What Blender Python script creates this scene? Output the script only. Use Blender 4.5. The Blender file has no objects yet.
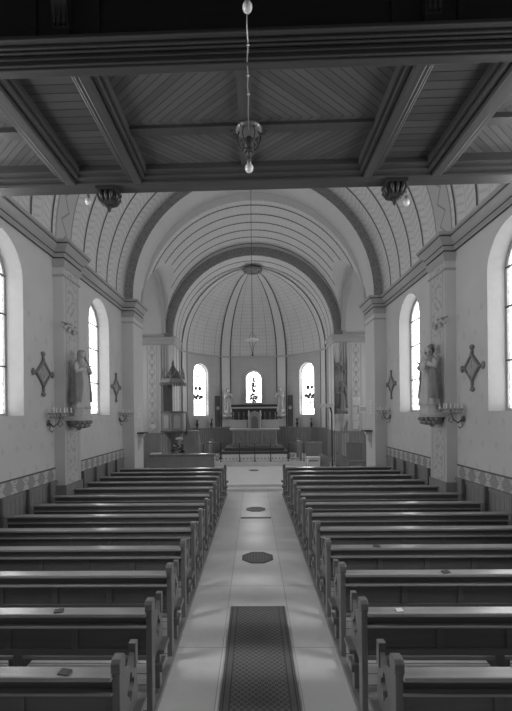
import bpy, bmesh, math, random
from math import pi, sin, cos, sqrt, radians, atan2, asin
from mathutils import Vector, Matrix

random.seed(7)
S = bpy.context.scene
COL = S.collection

# ------------------------------------------------------------------ materials
class NB:
    """scalar node builder: every colour here is a grey, so plain value maths is enough"""
    def __init__(s, nt):
        s.nt = nt
    def new(s, t, **kw):
        n = s.nt.nodes.new(t)
        for k, v in kw.items():
            setattr(n, k, v)
        return n
    def link(s, a, b):
        s.nt.links.new(a, b)
    def put(s, sock, v):
        if isinstance(v, (int, float)):
            sock.default_value = v
        else:
            s.link(v, sock)
    def m(s, op, a, b=None, c=None):
        n = s.new('ShaderNodeMath', operation=op)
        s.put(n.inputs[0], a)
        if b is not None: s.put(n.inputs[1], b)
        if c is not None: s.put(n.inputs[2], c)
        return n.outputs[0]
    def add(s, a, b): return s.m('ADD', a, b)
    def sub(s, a, b): return s.m('SUBTRACT', a, b)
    def mul(s, a, b): return s.m('MULTIPLY', a, b)
    def lt(s, a, b): return s.m('LESS_THAN', a, b)
    def gt(s, a, b): return s.m('GREATER_THAN', a, b)
    def abs(s, a): return s.m('ABSOLUTE', a)
    def fract(s, a): return s.m('FRACT', a)
    def mix(s, f, a, b):
        return s.add(s.mul(s.sub(1.0, f), a), s.mul(f, b))
    def cell(s, a, p, off=0.0):
        """distance to the nearest multiple of p, in the units of a"""
        x = s.fract(s.add(s.m('DIVIDE', a, p), off + 0.5))
        return s.mul(s.abs(s.sub(x, 0.5)), p)
    def band(s, a, lo, hi):
        return s.mul(s.gt(a, lo), s.lt(a, hi))
    def ell(s, u, v, cu, cv, ru, rv):
        a = s.m('DIVIDE', s.sub(u, cu), ru); b = s.m('DIVIDE', s.sub(v, cv), rv)
        return s.lt(s.add(s.mul(a, a), s.mul(b, b)), 1.0)
    def uv(s):
        n = s.new('ShaderNodeUVMap')
        x = s.new('ShaderNodeSeparateXYZ'); s.link(n.outputs[0], x.inputs[0])
        s.uvv = n.outputs[0]
        return x.outputs[0], x.outputs[1]
    def obj(s):
        n = s.new('ShaderNodeTexCoord'); s.ov = n.outputs['Object']
        x = s.new('ShaderNodeSeparateXYZ'); s.link(s.ov, x.inputs[0])
        return x.outputs[0], x.outputs[1], x.outputs[2]
    def vec(s, x, y, z=0.0):
        n = s.new('ShaderNodeCombineXYZ')
        for i, a in enumerate((x, y, z)): s.put(n.inputs[i], a)
        return n.outputs[0]
    def noise(s, v, scale, detail=3.0, rough=.55):
        n = s.new('ShaderNodeTexNoise'); s.link(v, n.inputs['Vector'])
        n.inputs['Scale'].default_value = scale; n.inputs['Detail'].default_value = detail
        n.inputs['Roughness'].default_value = rough
        return n.outputs[0]
    def voro(s, v, scale, feature='F1'):
        n = s.new('ShaderNodeTexVoronoi', feature=feature); s.link(v, n.inputs['Vector'])
        n.inputs['Scale'].default_value = scale
        return n.outputs['Distance']

def material(name, fn, rough=.6, spec=.3, bump=None, metal=0.0):
    m = bpy.data.materials.new(name); m.use_nodes = True
    nt = m.node_tree; b = NB(nt)
    bs = nt.nodes['Principled BSDF']
    bs.inputs['Roughness'].default_value = rough
    bs.inputs['Specular IOR Level'].default_value = spec
    bs.inputs['Metallic'].default_value = metal
    c = fn(b)
    if isinstance(c, tuple): c, h = c
    else: h = None
    if isinstance(c, (int, float)): bs.inputs['Base Color'].default_value = (c, c, c, 1)
    else: b.link(c, bs.inputs['Base Color'])
    if h is not None and bump:
        bn = b.new('ShaderNodeBump'); bn.inputs['Distance'].default_value = bump
        b.link(h, bn.inputs['Height']); b.link(bn.outputs[0], bs.inputs['Normal'])
    return m

def plain(name, v, rough=.6, spec=.3, metal=0.0, var=.12, scale=9):
    def f(b):
        b.obj()
        n = b.noise(b.ov, scale)
        return b.mul(v, b.add(1 - var / 2, b.mul(n, var)))
    return material(name, f, rough, spec, None, metal)

def wood(name, v, axis=0, rough=.38, spec=.45, contrast=.5):
    def f(b):
        x, y, z = b.obj()
        st = [28.0, 28.0, 28.0]; st[axis] = 1.6
        n = b.noise(b.vec(b.mul(x, st[0]), b.mul(y, st[1]), b.mul(z, st[2])), 1.0, 4)
        k = b.noise(b.ov, 2.3, 2)
        oi = b.new('ShaderNodeObjectInfo')
        g = b.add(1 - contrast * .75, b.add(b.mul(n, contrast), b.mul(k, contrast * .5)))
        g = b.mul(g, b.add(.92, b.mul(oi.outputs['Random'], .16)))
        return b.mul(g, v), n
    return material(name, f, rough, spec, .002)

EMIT = 3.5
def glass_mat(name, kind, strength):
    m = bpy.data.materials.new(name); m.use_nodes = True
    nt = m.node_tree; nt.nodes.clear(); b = NB(nt)
    u, v = b.uv()                      # u: metres from the window axis, v: metres above the sill
    if kind == 'grisaille':
        e = b.voro(b.vec(u, v), 15.0)
        n = b.noise(b.vec(u, v), 22.0, 2)
        spot = b.mul(b.gt(n, .56), b.gt(e, .18))
        lead = b.add(b.lt(b.cell(u, .235), .008), b.lt(b.cell(v, .235), .008))
        edge = b.gt(b.abs(u), .60)
        d = b.mix(b.m('MINIMUM', b.add(spot, b.mul(lead, .8)), 1.0), 1.0, .045)
        d = b.mix(b.mul(edge, b.lt(b.cell(v, .11), .022)), d, .25)
    elif kind == 'apse':
        n = b.noise(b.vec(u, v), 9.0, 2)
        au = b.abs(u)
        t = b.ell(au, v, .13, 1.45, .12, .12)
        t = b.add(t, b.ell(au, v, .26, 1.02, .15, .10))
        t = b.add(t, b.ell(au, v, .12, .93, .10, .09))
        t = b.add(t, b.ell(u, v, 0.0, 1.02, .12, .16))
        t = b.mul(t, b.gt(n, .33))
        t = b.add(t, b.add(b.ell(u, v, 0.0, 2.1, .06, .07), b.ell(u, v, 0.0, .62, .07, .08)))
        t = b.add(t, b.mul(b.lt(b.cell(v, .92, .36), .012), .7))
        d = b.mix(b.m('MINIMUM', t, 1.0), 1.0, .006)
    elif kind == 'figure':
        n = b.noise(b.vec(u, v), 10.0, 2)
        t = b.add(b.ell(u, v, 0.0, .95, .13, .42), b.add(b.ell(u, v, 0.0, .3, .24, .3), b.ell(u, v, 0.0, 1.42, .08, .1)))
        t = b.mul(b.gt(t, .5), b.gt(n, .39))
        d = b.mix(t, 1.0, .006)
    else:
        d = b.add(1.0, 0.0)
    em = b.new('ShaderNodeEmission')
    b.link(d, em.inputs['Color']); em.inputs['Strength'].default_value = strength
    o = b.new('ShaderNodeOutputMaterial'); b.link(em.outputs[0], o.inputs['Surface'])
    return m

def f_wall(b):
    u, v = b.uv()
    n = b.noise(b.vec(u, v), 1.3, 5); n2 = b.noise(b.vec(u, v), 30.0, 2)
    row = b.m('FLOOR', b.m('DIVIDE', v, .42))
    us = b.add(u, b.mul(row, .21))
    du = b.cell(us, .42); dv = b.cell(v, .42, -.5)
    motif = b.lt(b.add(b.m('POWER', b.m('DIVIDE', du, .05), 2.0), b.m('POWER', b.m('DIVIDE', dv, .07), 2.0)), 1.0)
    motif = b.mul(motif, b.gt(n2, .45))
    motif = b.mul(motif, b.lt(v, 4.6))
    base = b.add(.60, b.mul(n, .14))
    return b.mix(b.mul(motif, .2), base, .3)
M = {}
M['wall'] = material('painted_plaster', f_wall, .85, .15)
def f_plain_wall(b):
    b.obj(); n = b.noise(b.ov, 1.6, 5)
    return b.add(.60, b.mul(n, .14))
M['plaster'] = material('plain_plaster', f_plain_wall, .85, .15)

def vault_fn(period, off, band=None, base=.74, brick=True, stroke=.11):
    def f(b):
        u, v = b.uv()
        line = b.lt(b.cell(u, period, off), .036)
        line2 = b.lt(b.cell(u, period, off + .06 / period), .007)
        n = b.noise(b.vec(u, v), 2.0, 4)
        c = b.add(base - .06, b.mul(n, .12))
        # rows of slanted painted leaves between the dark lines
        fr = b.sub(b.fract(b.add(b.m('DIVIDE', u, period), off)), .5)
        w = b.cell(b.add(v, b.mul(b.abs(fr), .28)), .17)
        st = b.mul(b.lt(w, .03), b.band(b.abs(fr), .06, .40))
        c = b.mix(b.mul(st, stroke * 2.2), c, .3)
        c = b.mix(b.mul(b.lt(b.abs(fr), .012), stroke * 3), c, .2)
        if band:
            ib = b.band(u, band[0], band[1])
            zz = b.lt(b.abs(b.sub(b.sub(u, (band[0] + band[1]) / 2), b.mul(b.sub(b.cell(v, .5), .125), 1.1))), .03)
            zz = b.m('MAXIMUM', zz, b.lt(b.m('MINIMUM', b.abs(b.sub(u, band[0] + .03)), b.abs(b.sub(u, band[1] - .03))), .025))
            bc = b.mix(b.mul(zz, .6), .56, .2)
            c = b.mix(ib, b.mix(b.m('MINIMUM', b.add(line, b.mul(line2, .6)), 1.0), c, .11), bc)
        else:
            c = b.mix(b.m('MINIMUM', b.add(line, b.mul(line2, .6)), 1.0), c, .11)
        return c
    return f
M['vault'] = material('nave_vault_paint', vault_fn(.79, .42, (8.5, 9.26)), .75, .2)
M['vault_bay'] = material('chancel_vault_paint', vault_fn(.65, -.02, None, .7, True, .05), .75, .2)
def f_dome(b):
    u, v = b.uv()                       # u: degrees round the apse, v: metres up the dome
    n = b.noise(b.vec(b.mul(u, .06), v), 2.0, 4)
    g = b.m('MAXIMUM', b.lt(b.cell(v, .19), .012), b.lt(b.cell(u, 3.0), .14))
    big = b.lt(b.cell(u, 12.0, .5), .22)
    c = b.add(.66, b.mul(n, .12))
    c = b.mix(b.mul(g, .35), c, .32)
    return b.mix(b.mul(big, .5), c, .13)
M['dome'] = material('apse_dome_paint', f_dome, .75, .2)
M['apse_reveal'] = plain('darkened_apse_reveal_paint', .17, .85, .1)  # reveal colour darkened as shade, so the bright panes stand out
M['rib'] = plain('rib_paint', .72, .7, .2)
M['dark_line'] = plain('line_and_shade_paint', .09, .7, .2)
def f_archband(b):
    u, v = b.uv()
    w = b.voro(b.vec(u, v), 14.0)
    return b.mix(b.gt(w, .42), .22, .29)
M['arch_band'] = material('arch_band_paint', f_archband, .75, .2)
M['reveal'] = plain('darkened_reveal_paint', .36, .85, .15)  # shade put into the wall colour to hold back glow from the panes
M['soffit'] = plain('arch_soffit_paint', .68, .75, .2)
M['moulding'] = plain('cornice_paint', .47, .6, .3)
M['moulding_light'] = plain('impost_paint', .44, .6, .3)
def f_pilaster(b):
    u, v = b.uv()
    n = b.noise(b.vec(b.mul(u, 1.0), v), 9.0, 3)
    vine = b.mul(b.gt(n, .54), b.lt(b.abs(u), .24))
    edge = b.lt(b.abs(b.sub(b.abs(u), .28)), .012)
    c = b.add(.54, b.mul(n, .08))
    c = b.mix(b.mul(vine, .35), c, .16)
    return b.mix(b.mul(edge, .5), c, .16)
M['pilaster'] = material('pilaster_paint', f_pilaster, .8, .15)
def f_scroll(b):
    u, v = b.uv()
    s1 = b.m('SINE', b.mul(v, 15.0))
    d = b.abs(b.sub(b.abs(u), b.add(.07, b.mul(s1, .05))))
    t = b.m('MAXIMUM', b.lt(d, .018), b.ell(u, b.cell(v, .42), 0.0, 0.0, .05, .07))
    t = b.m('MAXIMUM', t, b.lt(b.abs(b.sub(b.abs(u), .2)), .012))
    return b.mix(b.mul(t, .5), .62, .22)
M['scroll'] = material('scroll_panel_paint', f_scroll, .8, .15)
def f_frieze(b):
    u, v = b.uv()                       # v: 0..1 up the frieze, u metres
    p = .36
    a = b.sub(b.fract(b.m('DIVIDE', u, p)), .5)
    tri = b.lt(b.abs(a), b.add(.10, b.mul(b.abs(b.sub(v, .45)), .5)))
    n = b.noise(b.vec(u, v), 12.0, 2)
    c = b.mix(tri, .36, .58)
    c = b.mix(b.gt(n, .58), c, .3)
    lines = b.m('MAXIMUM', b.gt(v, .93), b.lt(v, .05))
    return b.mix(lines, c, .14)
M['frieze'] = material('stencilled_frieze', f_frieze, .8, .15)
M['wainscot'] = wood('wainscot_wood', .26, 2, .5, .35)
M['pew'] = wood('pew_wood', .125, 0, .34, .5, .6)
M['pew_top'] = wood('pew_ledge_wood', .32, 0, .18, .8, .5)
M['pew_end'] = wood('pew_end_wood', .16, 2, .36, .5, .6)
M['stall'] = wood('stall_wood', .30, 2, .45, .4)
M['dark_wood'] = wood('dark_carved_wood', .13, 2, .4, .4)
M['pulpit'] = wood('pulpit_wood', .28, 2, .45, .4)
M['pulpit_light'] = wood('pulpit_panel_wood', .44, 2, .45, .4)
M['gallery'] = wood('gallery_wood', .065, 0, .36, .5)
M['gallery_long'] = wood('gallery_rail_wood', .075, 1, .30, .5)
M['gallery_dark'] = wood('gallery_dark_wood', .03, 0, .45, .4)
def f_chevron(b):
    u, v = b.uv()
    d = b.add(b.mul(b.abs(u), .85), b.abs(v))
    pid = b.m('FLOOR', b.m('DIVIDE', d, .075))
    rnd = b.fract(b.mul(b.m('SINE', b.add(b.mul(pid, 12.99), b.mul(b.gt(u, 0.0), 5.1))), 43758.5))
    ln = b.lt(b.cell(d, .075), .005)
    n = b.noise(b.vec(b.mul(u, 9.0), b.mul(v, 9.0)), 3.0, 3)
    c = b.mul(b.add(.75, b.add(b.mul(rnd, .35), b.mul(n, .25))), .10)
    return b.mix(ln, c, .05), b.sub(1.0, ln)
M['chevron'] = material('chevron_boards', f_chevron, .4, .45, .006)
def f_boards(b):
    u, v = b.uv()
    pid = b.m('FLOOR', b.m('DIVIDE', v, .085))
    rnd = b.fract(b.mul(b.m('SINE', b.mul(pid, 12.99)), 43758.5))
    ln = b.lt(b.cell(v, .085), .004)
    n = b.noise(b.vec(b.mul(u, 2.0), b.mul(v, 30.0)), 3.0, 3)
    c = b.mul(b.add(.7, b.add(b.mul(rnd, .35), b.mul(n, .3))), .085)
    return b.mix(ln, c, .02), b.sub(1.0, ln)
M['boards'] = material('soffit_boards', f_boards, .4, .45, .006)
def f_floor(b):
    x, y, z = b.obj()
    n = b.noise(b.ov, 1.1, 6, .6); n2 = b.noise(b.ov, 14.0, 4)
    j = b.m('MAXIMUM', b.lt(b.m('MINIMUM', b.abs(b.add(x, .36)), b.abs(b.sub(x, .40))), .005), b.lt(b.cell(y, 1.55, .2), .006))
    cen = b.band(x, -.36, .40)
    c = b.add(b.add(.55, b.mul(n, .3)), b.mul(n2, .06))
    c = b.add(c, b.mul(cen, .05))
    return b.mix(b.mul(j, .5), c, .15)
M['floor'] = material('worn_stone_floor', f_floor, .32, .5)
def f_plank(b):
    x, y, z = b.obj()
    pid = b.m('FLOOR', b.m('DIVIDE', y, .16))
    rnd = b.fract(b.mul(b.m('SINE', b.mul(pid, 12.99)), 43758.5))
    n = b.noise(b.vec(x, b.mul(y, 18.0)), 2.0, 4)
    c = b.add(.34, b.add(b.mul(rnd, .1), b.mul(n, .18)))
    return b.mix(b.lt(b.cell(y, .16), .006), c, .07)
M['plank'] = material('scrubbed_floor_planks', f_plank, .5, .35)
M['kerb'] = wood('kerb_wood', .22, 1, .5, .35)
def f_carpet(b):
    u, v = b.uv()
    a = b.add(u, v); c2 = b.sub(u, v)
    d = b.m('MAXIMUM', b.lt(b.cell(a, .062), .013), b.lt(b.cell(c2, .062), .013))
    d2 = b.lt(b.add(b.cell(a, .062, .5), b.cell(c2, .062, .5)), .014)
    n = b.noise(b.vec(u, v), 40.0, 2)
    big = b.noise(b.vec(u, v), 1.6, 2)
    inner = b.mix(b.m('MAXIMUM', d, d2), .035, .2)
    bd = b.gt(b.abs(u), .255)
    st = b.m('MAXIMUM', b.lt(b.abs(b.sub(b.abs(u), .262)), .006), b.lt(b.abs(b.sub(b.abs(u), .318)), .006))
    brd = b.mix(st, .17, .09)
    c = b.mix(bd, inner, brd)
    return b.mul(c, b.add(.65, b.add(b.mul(n, .3), b.mul(big, .4))))
M['carpet'] = material('diamond_woven_runner', f_carpet, .95, .1)
def f_grille(b):
    x, y, z = b.obj()
    h = b.m('MAXIMUM', b.lt(b.cell(x, .05), .012), b.lt(b.cell(y, .05), .012))
    return b.mix(h, .03, .12)
M['grille'] = material('cast_iron_grille', f_grille, .5, .5)
M['iron'] = plain('dark_iron', .05, .45, .5)
M['bronze'] = plain('aged_bronze', .22, .4, .5, .4)
M['brass'] = plain('dull_brass', .42, .35, .5, .6)
M['statue'] = plain('painted_statue_plaster', .58, .6, .3, 0, .3, 14)
M['statue_dark'] = plain('dark_statue_plaster', .3, .6, .3, 0, .3, 14)
M['statue_hair'] = plain('painted_hair', .3, .6, .3)
M['stone_light'] = plain('pale_altar_stone', .62, .5, .35)
M['stone_mid'] = plain('grey_altar_stone', .42, .5, .35)
M['stone_dark'] = plain('dark_altar_marble', .06, .4, .4)
M['stone_carved'] = plain('carved_altar_panel', .38, .6, .3, 0, .6, 22)
def f_cloth(b):
    u, v = b.uv()
    n = b.noise(b.vec(b.mul(u, 18.0), b.mul(v, 2.0)), 1.0, 2)
    ln = b.ell(b.cell(u, .16), b.abs(b.sub(v, .4)), 0.0, 0.0, .04, .16)
    return b.mix(b.mul(ln, .55), b.add(.84, b.mul(n, .08)), .3)
M['cloth'] = material('lace_cloth', f_cloth, .85, .1)
M['white'] = plain('white_paint', .75, .7, .2, 0, .06)
M['paper'] = plain('white_paper', .78, .8, .1, 0, .06)
M['candle'] = plain('candle_wax', .85, .5, .3)
M['leaf'] = plain('dark_leaves', .06, .6, .3, 0, .6, 20)
M['flower'] = plain('pale_petals', .55, .7, .2, 0, .4, 30)
M['step_dark'] = plain('carpeted_step', .14, .8, .2)
M['step'] = plain('pale_step_stone', .7, .5, .35)
M['chancel_floor'] = plain('chancel_floor_stone', .78, .45, .4, 0, .25, 3)
M['station'] = plain('station_frame_bronze', .24, .5, .4)
M['station_panel'] = plain('station_relief', .42, .6, .3, 0, .7, 24)
def f_bulb(b): return .85
M['bulb'] = material('frosted_bulb', f_bulb, .12, .7)
M['g_nave'] = glass_mat('grisaille_glass', 'grisaille', EMIT)
M['g_apse'] = glass_mat('apse_glass', 'apse', 6.5)
M['g_figure'] = glass_mat('figure_glass', 'figure', 6.5)
M['g_near_fill'] = glass_mat('near_fill_glass', 'plain', 11.0)  # this and the next two light the room from unseen, added windows
M['g_recess_fill'] = glass_mat('recess_fill_glass', 'plain', 2.0)
M['g_west_fill'] = glass_mat('west_fill_glass', 'plain', 2.0)

# ------------------------------------------------------------------ mesh helpers
def add_obj(name, bm, mat, parent=None, smooth=False, bevel=0.0, recalc=True):
    if recalc:
        bmesh.ops.recalc_face_normals(bm, faces=bm.faces[:])
    me = bpy.data.meshes.new(name)
    bm.to_mesh(me); bm.free()
    for mm in (mat if isinstance(mat, (list, tuple)) else [mat]):
        me.materials.append(mm)
    if smooth:
        for p in me.polygons: p.use_smooth = True
    o = bpy.data.objects.new(name, me); COL.objects.link(o)
    if parent: o.parent = parent
    if bevel:
        md = o.modifiers.new('edge', 'BEVEL'); md.width = bevel; md.segments = 2; md.limit_method = 'ANGLE'
    return o
def tag(o, label, cat, group=None):
    o['label'] = label; o['category'] = cat
    if group: o['group'] = group
    return o
def thing(name, label, cat, loc=(0, 0, 0), group=None, rz=0.0):
    o = bpy.data.objects.new(name, None); COL.objects.link(o)
    o.empty_display_size = .1
    o.location = loc; o.rotation_euler = (0, 0, rz)
    return tag(o, label, cat, group)
def struct(name, bm, mat, parent=None, smooth=False, bevel=0.0, recalc=True):
    o = add_obj(name, bm, mat, parent, smooth, bevel, recalc)
    if parent is None: o['kind'] = 'structure'
    return o
def kids(o): return [c for c in COL.objects if c.parent == o]
def dup(root, loc, label, group=None, rz=None):
    r = root.copy(); COL.objects.link(r); r.location = loc
    if rz is not None: r.rotation_euler = (0, 0, rz)
    r['label'] = label
    if group: r['group'] = group
    for ch in kids(root):
        c = ch.copy(); COL.objects.link(c); c.parent = r
        for g in kids(ch):
            d = g.copy(); COL.objects.link(d); d.parent = c
    return r
NEW = bmesh.new
def box(bm, x0, x1, y0, y1, z0, z1, mat=0):
    vs = [bm.verts.new((x, y, z)) for z in (z0, z1) for y in (y0, y1) for x in (x0, x1)]
    for f in ((0, 1, 3, 2), (4, 6, 7, 5), (0, 4, 5, 1), (2, 3, 7, 6), (0, 2, 6, 4), (1, 5, 7, 3)):
        bm.faces.new([vs[i] for i in f]).material_index = mat
    return vs
def B(*a):
    bm = NEW()
    for t in (a if isinstance(a[0], (tuple, list)) else [a]): box(bm, *t)
    return bm
def lathe(bm, prof, cx=0, cy=0, cz=0, n=20, axis='z', sx=1.0, sy=1.0):
    rings = []
    for r, h in prof:
        ring = []
        for i in range(n):
            a = 2 * pi * i / n
            p = (r * cos(a) * sx, r * sin(a) * sy, h)
            if axis == 'y': p = (p[0], p[2], p[1])
            if axis == 'x': p = (p[2], p[0], p[1])
            ring.append(bm.verts.new((cx + p[0], cy + p[1], cz + p[2])))
        rings.append(ring)
    for a, b in zip(rings, rings[1:]):
        for i in range(n):
            bm.faces.new((a[i], a[(i + 1) % n], b[(i + 1) % n], b[i]))
    bm.faces.new(rings[0][::-1]); bm.faces.new(rings[-1])
def tube(bm, pts, r, n=8):
    pts = [Vector(p) for p in pts]
    rs = r if isinstance(r, (list, tuple)) else [r] * len(pts)
    rings = []; up = None
    for i, p in enumerate(pts):
        d = (pts[min(i + 1, len(pts) - 1)] - pts[max(i - 1, 0)]).normalized()
        if up is None:
            up = Vector((0, 0, 1)) if abs(d.z) < .9 else Vector((1, 0, 0))
        s = d.cross(up).normalized(); up = s.cross(d).normalized()
        rings.append([bm.verts.new(p + (s * cos(2 * pi * k / n) + up * sin(2 * pi * k / n)) * rs[i]) for k in range(n)])
    for a, b in zip(rings, rings[1:]):
        for k in range(n):
            bm.faces.new((a[k], a[(k + 1) % n], b[(k + 1) % n], b[k]))
    bm.faces.new(rings[0][::-1]); bm.faces.new(rings[-1])
def ball(bm, c, r, sc=(1, 1, 1), seg=14, rings=9):
    mt = Matrix.Translation(c) @ Matrix.Diagonal((r * sc[0], r * sc[1], r * sc[2], 1))
    bmesh.ops.create_uvsphere(bm, u_segments=seg, v_segments=rings, radius=1.0, matrix=mt)
def prism(bm, pts, a0, a1, plane='xz'):
    """closed outline pts in the plane, given thickness a0..a1 along the third axis"""
    def P(p, a):
        return {'xz': (p[0], a, p[1]), 'yz': (a, p[0], p[1]), 'xy': (p[0], p[1], a)}[plane]
    f = [bm.verts.new(P(p, a0)) for p in pts]; g = [bm.verts.new(P(p, a1)) for p in pts]
    n = len(pts)
    bm.faces.new(f[::-1]); bm.faces.new(g)
    for i in range(n): bm.faces.new((f[i], f[(i + 1) % n], g[(i + 1) % n], g[i]))
def ring_prism(bm, outer, inner, a0, a1, plane='yz'):
    def P(p, a):
        return {'xz': (p[0], a, p[1]), 'yz': (a, p[0], p[1]), 'xy': (p[0], p[1], a)}[plane]
    n = len(outer)
    V = [[bm.verts.new(P(p, a)) for p in L] for L in (outer, inner) for a in (a0, a1)]
    o0, o1, i0, i1 = V
    for k in range(n):
        j = (k + 1) % n
        bm.faces.new((o0[k], o0[j], i0[j], i0[k])); bm.faces.new((o1[k], i1[k], i1[j], o1[j]))
        bm.faces.new((o0[k], o1[k], o1[j], o0[j])); bm.faces.new((i0[k], i0[j], i1[j], i1[k]))
def quv(bm, pts, uvs, mat=0):
    uvl = bm.loops.layers.uv.verify()
    f = bm.faces.new([bm.verts.new(p) for p in pts]); f.material_index = mat
    for l, t in zip(f.loops, uvs): l[uvl].uv = t
    return f
def sweep(bm, path, prof, closed=False):
    """prof (offset to the right of the path, z) swept along a plan polyline with mitred corners"""
    P = [Vector((p[0], p[1])) for p in path]; n = len(P); rows = []
    for i in range(n):
        a = P[i] - P[i - 1] if i > 0 else P[1] - P[0]
        c = P[i + 1] - P[i] if i < n - 1 else P[-1] - P[-2]
        a.normalize(); c.normalize()
        na = Vector((a.y, -a.x)); nc = Vector((c.y, -c.x))
        mt = (na + nc); k = mt.length
        mt = mt / k if k > 1e-6 else na
        sc = 1.0 / max(.3, mt.dot(na))
        rows.append([bm.verts.new((P[i].x + mt.x * o * sc, P[i].y + mt.y * o * sc, z)) for o, z in prof])
    m = len(prof)
    for a, b in zip(rows, rows[1:]):
        for k in range(m - 1): bm.faces.new((a[k], a[k + 1], b[k + 1], b[k]))
        bm.faces.new((a[m - 1], a[0], b[0], b[m - 1]))
    bm.faces.new(rows[0]); bm.faces.new(rows[-1][::-1])

def arch_wall(bm, u0, u1, v0, v1, ops, fmap, depth, step=None, mat=0, rmat=0):
    """a wall in (u, v) with round-headed openings (uc, half width, sill, spring, rise) and reveals going back by depth"""
    def top(o, u):
        t = max(0.0, 1 - ((u - o[0]) / o[1]) ** 2)
        return o[3] + o[4] * sqrt(t)
    bp = {u0, u1}
    if step:
        k = int(math.ceil((u1 - u0) / step)); bp |= {u0 + (u1 - u0) * i / k for i in range(1, k)}
    for o in ops:
        for i in range(29):
            bp.add(o[0] - o[1] * cos(pi * i / 28))
    bp = sorted(b for b in bp if u0 - 1e-6 <= b <= u1 + 1e-6)
    cl = [bp[0]]
    for b in bp[1:]:
        if b - cl[-1] > 1e-4: cl.append(b)
    for a, b in zip(cl, cl[1:]):
        mid = (a + b) / 2
        o = next((o for o in ops if abs(mid - o[0]) < o[1]), None)
        def Q(ua, va, ub, vb, uc, vc, ud, vd, m_=mat):
            quv(bm, [fmap(ua, va, 0), fmap(ub, vb, 0), fmap(uc, vc, 0), fmap(ud, vd, 0)], [(ua, va), (ub, vb), (uc, vc), (ud, vd)], m_)
        if o is None:
            Q(a, v0, b, v0, b, v1, a, v1)
        else:
            if o[2] > v0 + 1e-4: Q(a, v0, b, v0, b, o[2], a, o[2])
            ta, tb = top(o, a), top(o, b)
            if max(ta, tb) < v1 - 1e-4: Q(a, ta, b, tb, b, v1, a, v1)
            if depth:
                quv(bm, [fmap(a, ta, 0), fmap(b, tb, 0), fmap(b, tb, depth), fmap(a, ta, depth)], [(9, a), (9, b), (9 + depth, b), (9 + depth, a)], rmat)
                if o[2] > v0 + 1e-4:
                    quv(bm, [fmap(a, o[2], 0), fmap(b, o[2], 0), fmap(b, o[2], depth), fmap(a, o[2], depth)], [(a, 9), (b, 9), (b, 9 + depth), (a, 9 + depth)], rmat)
    if depth:
        for o in ops:
            for s in (-1, 1):
                u = o[0] + s * o[1]
                quv(bm, [fmap(u, o[2], 0), fmap(u, o[2], depth), fmap(u, o[3], depth), fmap(u, o[3], 0)], [(9, o[2]), (9 + depth, o[2]), (9 + depth, o[3]), (9, o[3])], rmat)

NWIN = [0]
def window(o, fmap, depth, mat, bars=(), frame=.05):
    """the glazing of one opening: pane, frame and iron bars, grouped as window_<n>"""
    NWIN[0] += 1  # numbers also run over the unseen windows added for light
    w = bpy.data.objects.new('window_%d' % NWIN[0], None); COL.objects.link(w); w['kind'] = 'structure'
    uc, hw, sill, spring, rise = o
    out = [(uc - hw, sill), (uc + hw, sill)] + [(uc + hw * cos(pi * i / 24), spring + rise * sin(pi * i / 24)) for i in range(25)]
    bm = NEW(); cv = (sill + spring) / 2
    for p, q in zip(out, out[1:] + out[:1]):
        quv(bm, [fmap(uc, cv, depth - .02), fmap(p[0], p[1], depth - .02), fmap(q[0], q[1], depth - .02)], [(0, cv - sill), (p[0] - uc, p[1] - sill), (q[0] - uc, q[1] - sill)])
    add_obj('pane', bm, mat, w)
    bm = NEW(); k = 1 - frame / hw
    inn = [(uc + (p[0] - uc) * k, cv + (p[1] - cv) * (1 - frame / (cv - sill))) for p in out]
    for i in range(len(out)):
        j = (i + 1) % len(out)
        if (Vector(out[i]) - Vector(out[j])).length < 1e-5: continue
        a, b, c, d = out[i], out[j], inn[j], inn[i]
        quv(bm, [fmap(*a, depth - .06), fmap(*b, depth - .06), fmap(*c, depth - .06), fmap(*d, depth - .06)], [(0, 0)] * 4)
        quv(bm, [fmap(*d, depth - .06), fmap(*c, depth - .06), fmap(*c, depth - .02), fmap(*d, depth - .02)], [(0, 0)] * 4)
    add_obj('window_frame', bm, M['moulding'], w)
    for v in bars:
        bm = NEW()
        h = hw if v < spring else hw * sqrt(max(.01, 1 - ((v - spring) / rise) ** 2))
        k = 6
        tube(bm, [fmap(uc - h + 2 * h * i / k, v, depth - .05) for i in range(k + 1)], .018, 6)
        add_obj('glazing_bar', bm, M['iron'], w)
    return w

# ------------------------------------------------------------------ plan (metres; x right, y into the church, z up)
EYE = 2.5
W = 4.2                                   # half width of the nave
YB = -3.0                                 # rear wall
YA = 12.95                                # first arch
YC, YP, YS = 14.0, 17.7, 19.2             # chancel bay, second arch, apse centre
R1 = 3.83; Z1 = 6.25                      # first arch
RB = 3.83; ZB = 5.98                      # chancel bay barrel
R2 = 3.5; Z2 = 5.9                        # second arch
RA = 3.6; ZA = 5.62; HA = 3.75            # apse
PIL = (8.5, 9.26, 3.98)                   # nave pilaster
STEP = .17; FZ = .34; PLAT = .04

# floors
bm = B((-W, W, YB, 13.3, -.2, 0))
struct('floor', bm, M['floor'])
for s, nm in ((-1, 'left'), (1, 'right')):
    x0, x1 = sorted((s * .89, s * W))
    struct('floor_' + nm, B((x0, x1, YB, 12.45, 0.0, PLAT)), M['plank'])
    x0, x1 = sorted((s * .835, s * .89))
    struct('trim_%d' % (1 if s < 0 else 2), B((x0, x1, YB, 12.45, 0, PLAT + .012)), M['kerb'], None, False, .006)
struct('floor_chancel', B((-6.2, 6.2, 13.3, 17.9, -.2, STEP), (-W, W, 12.98, 13.3, -.2, .085)), [M['chancel_floor']], None, False, .01)
struct('floor_apse', B((-6.2, 6.2, 17.9, 23.2, -.2, FZ)), M['chancel_floor'], None, False, .01)

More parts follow.
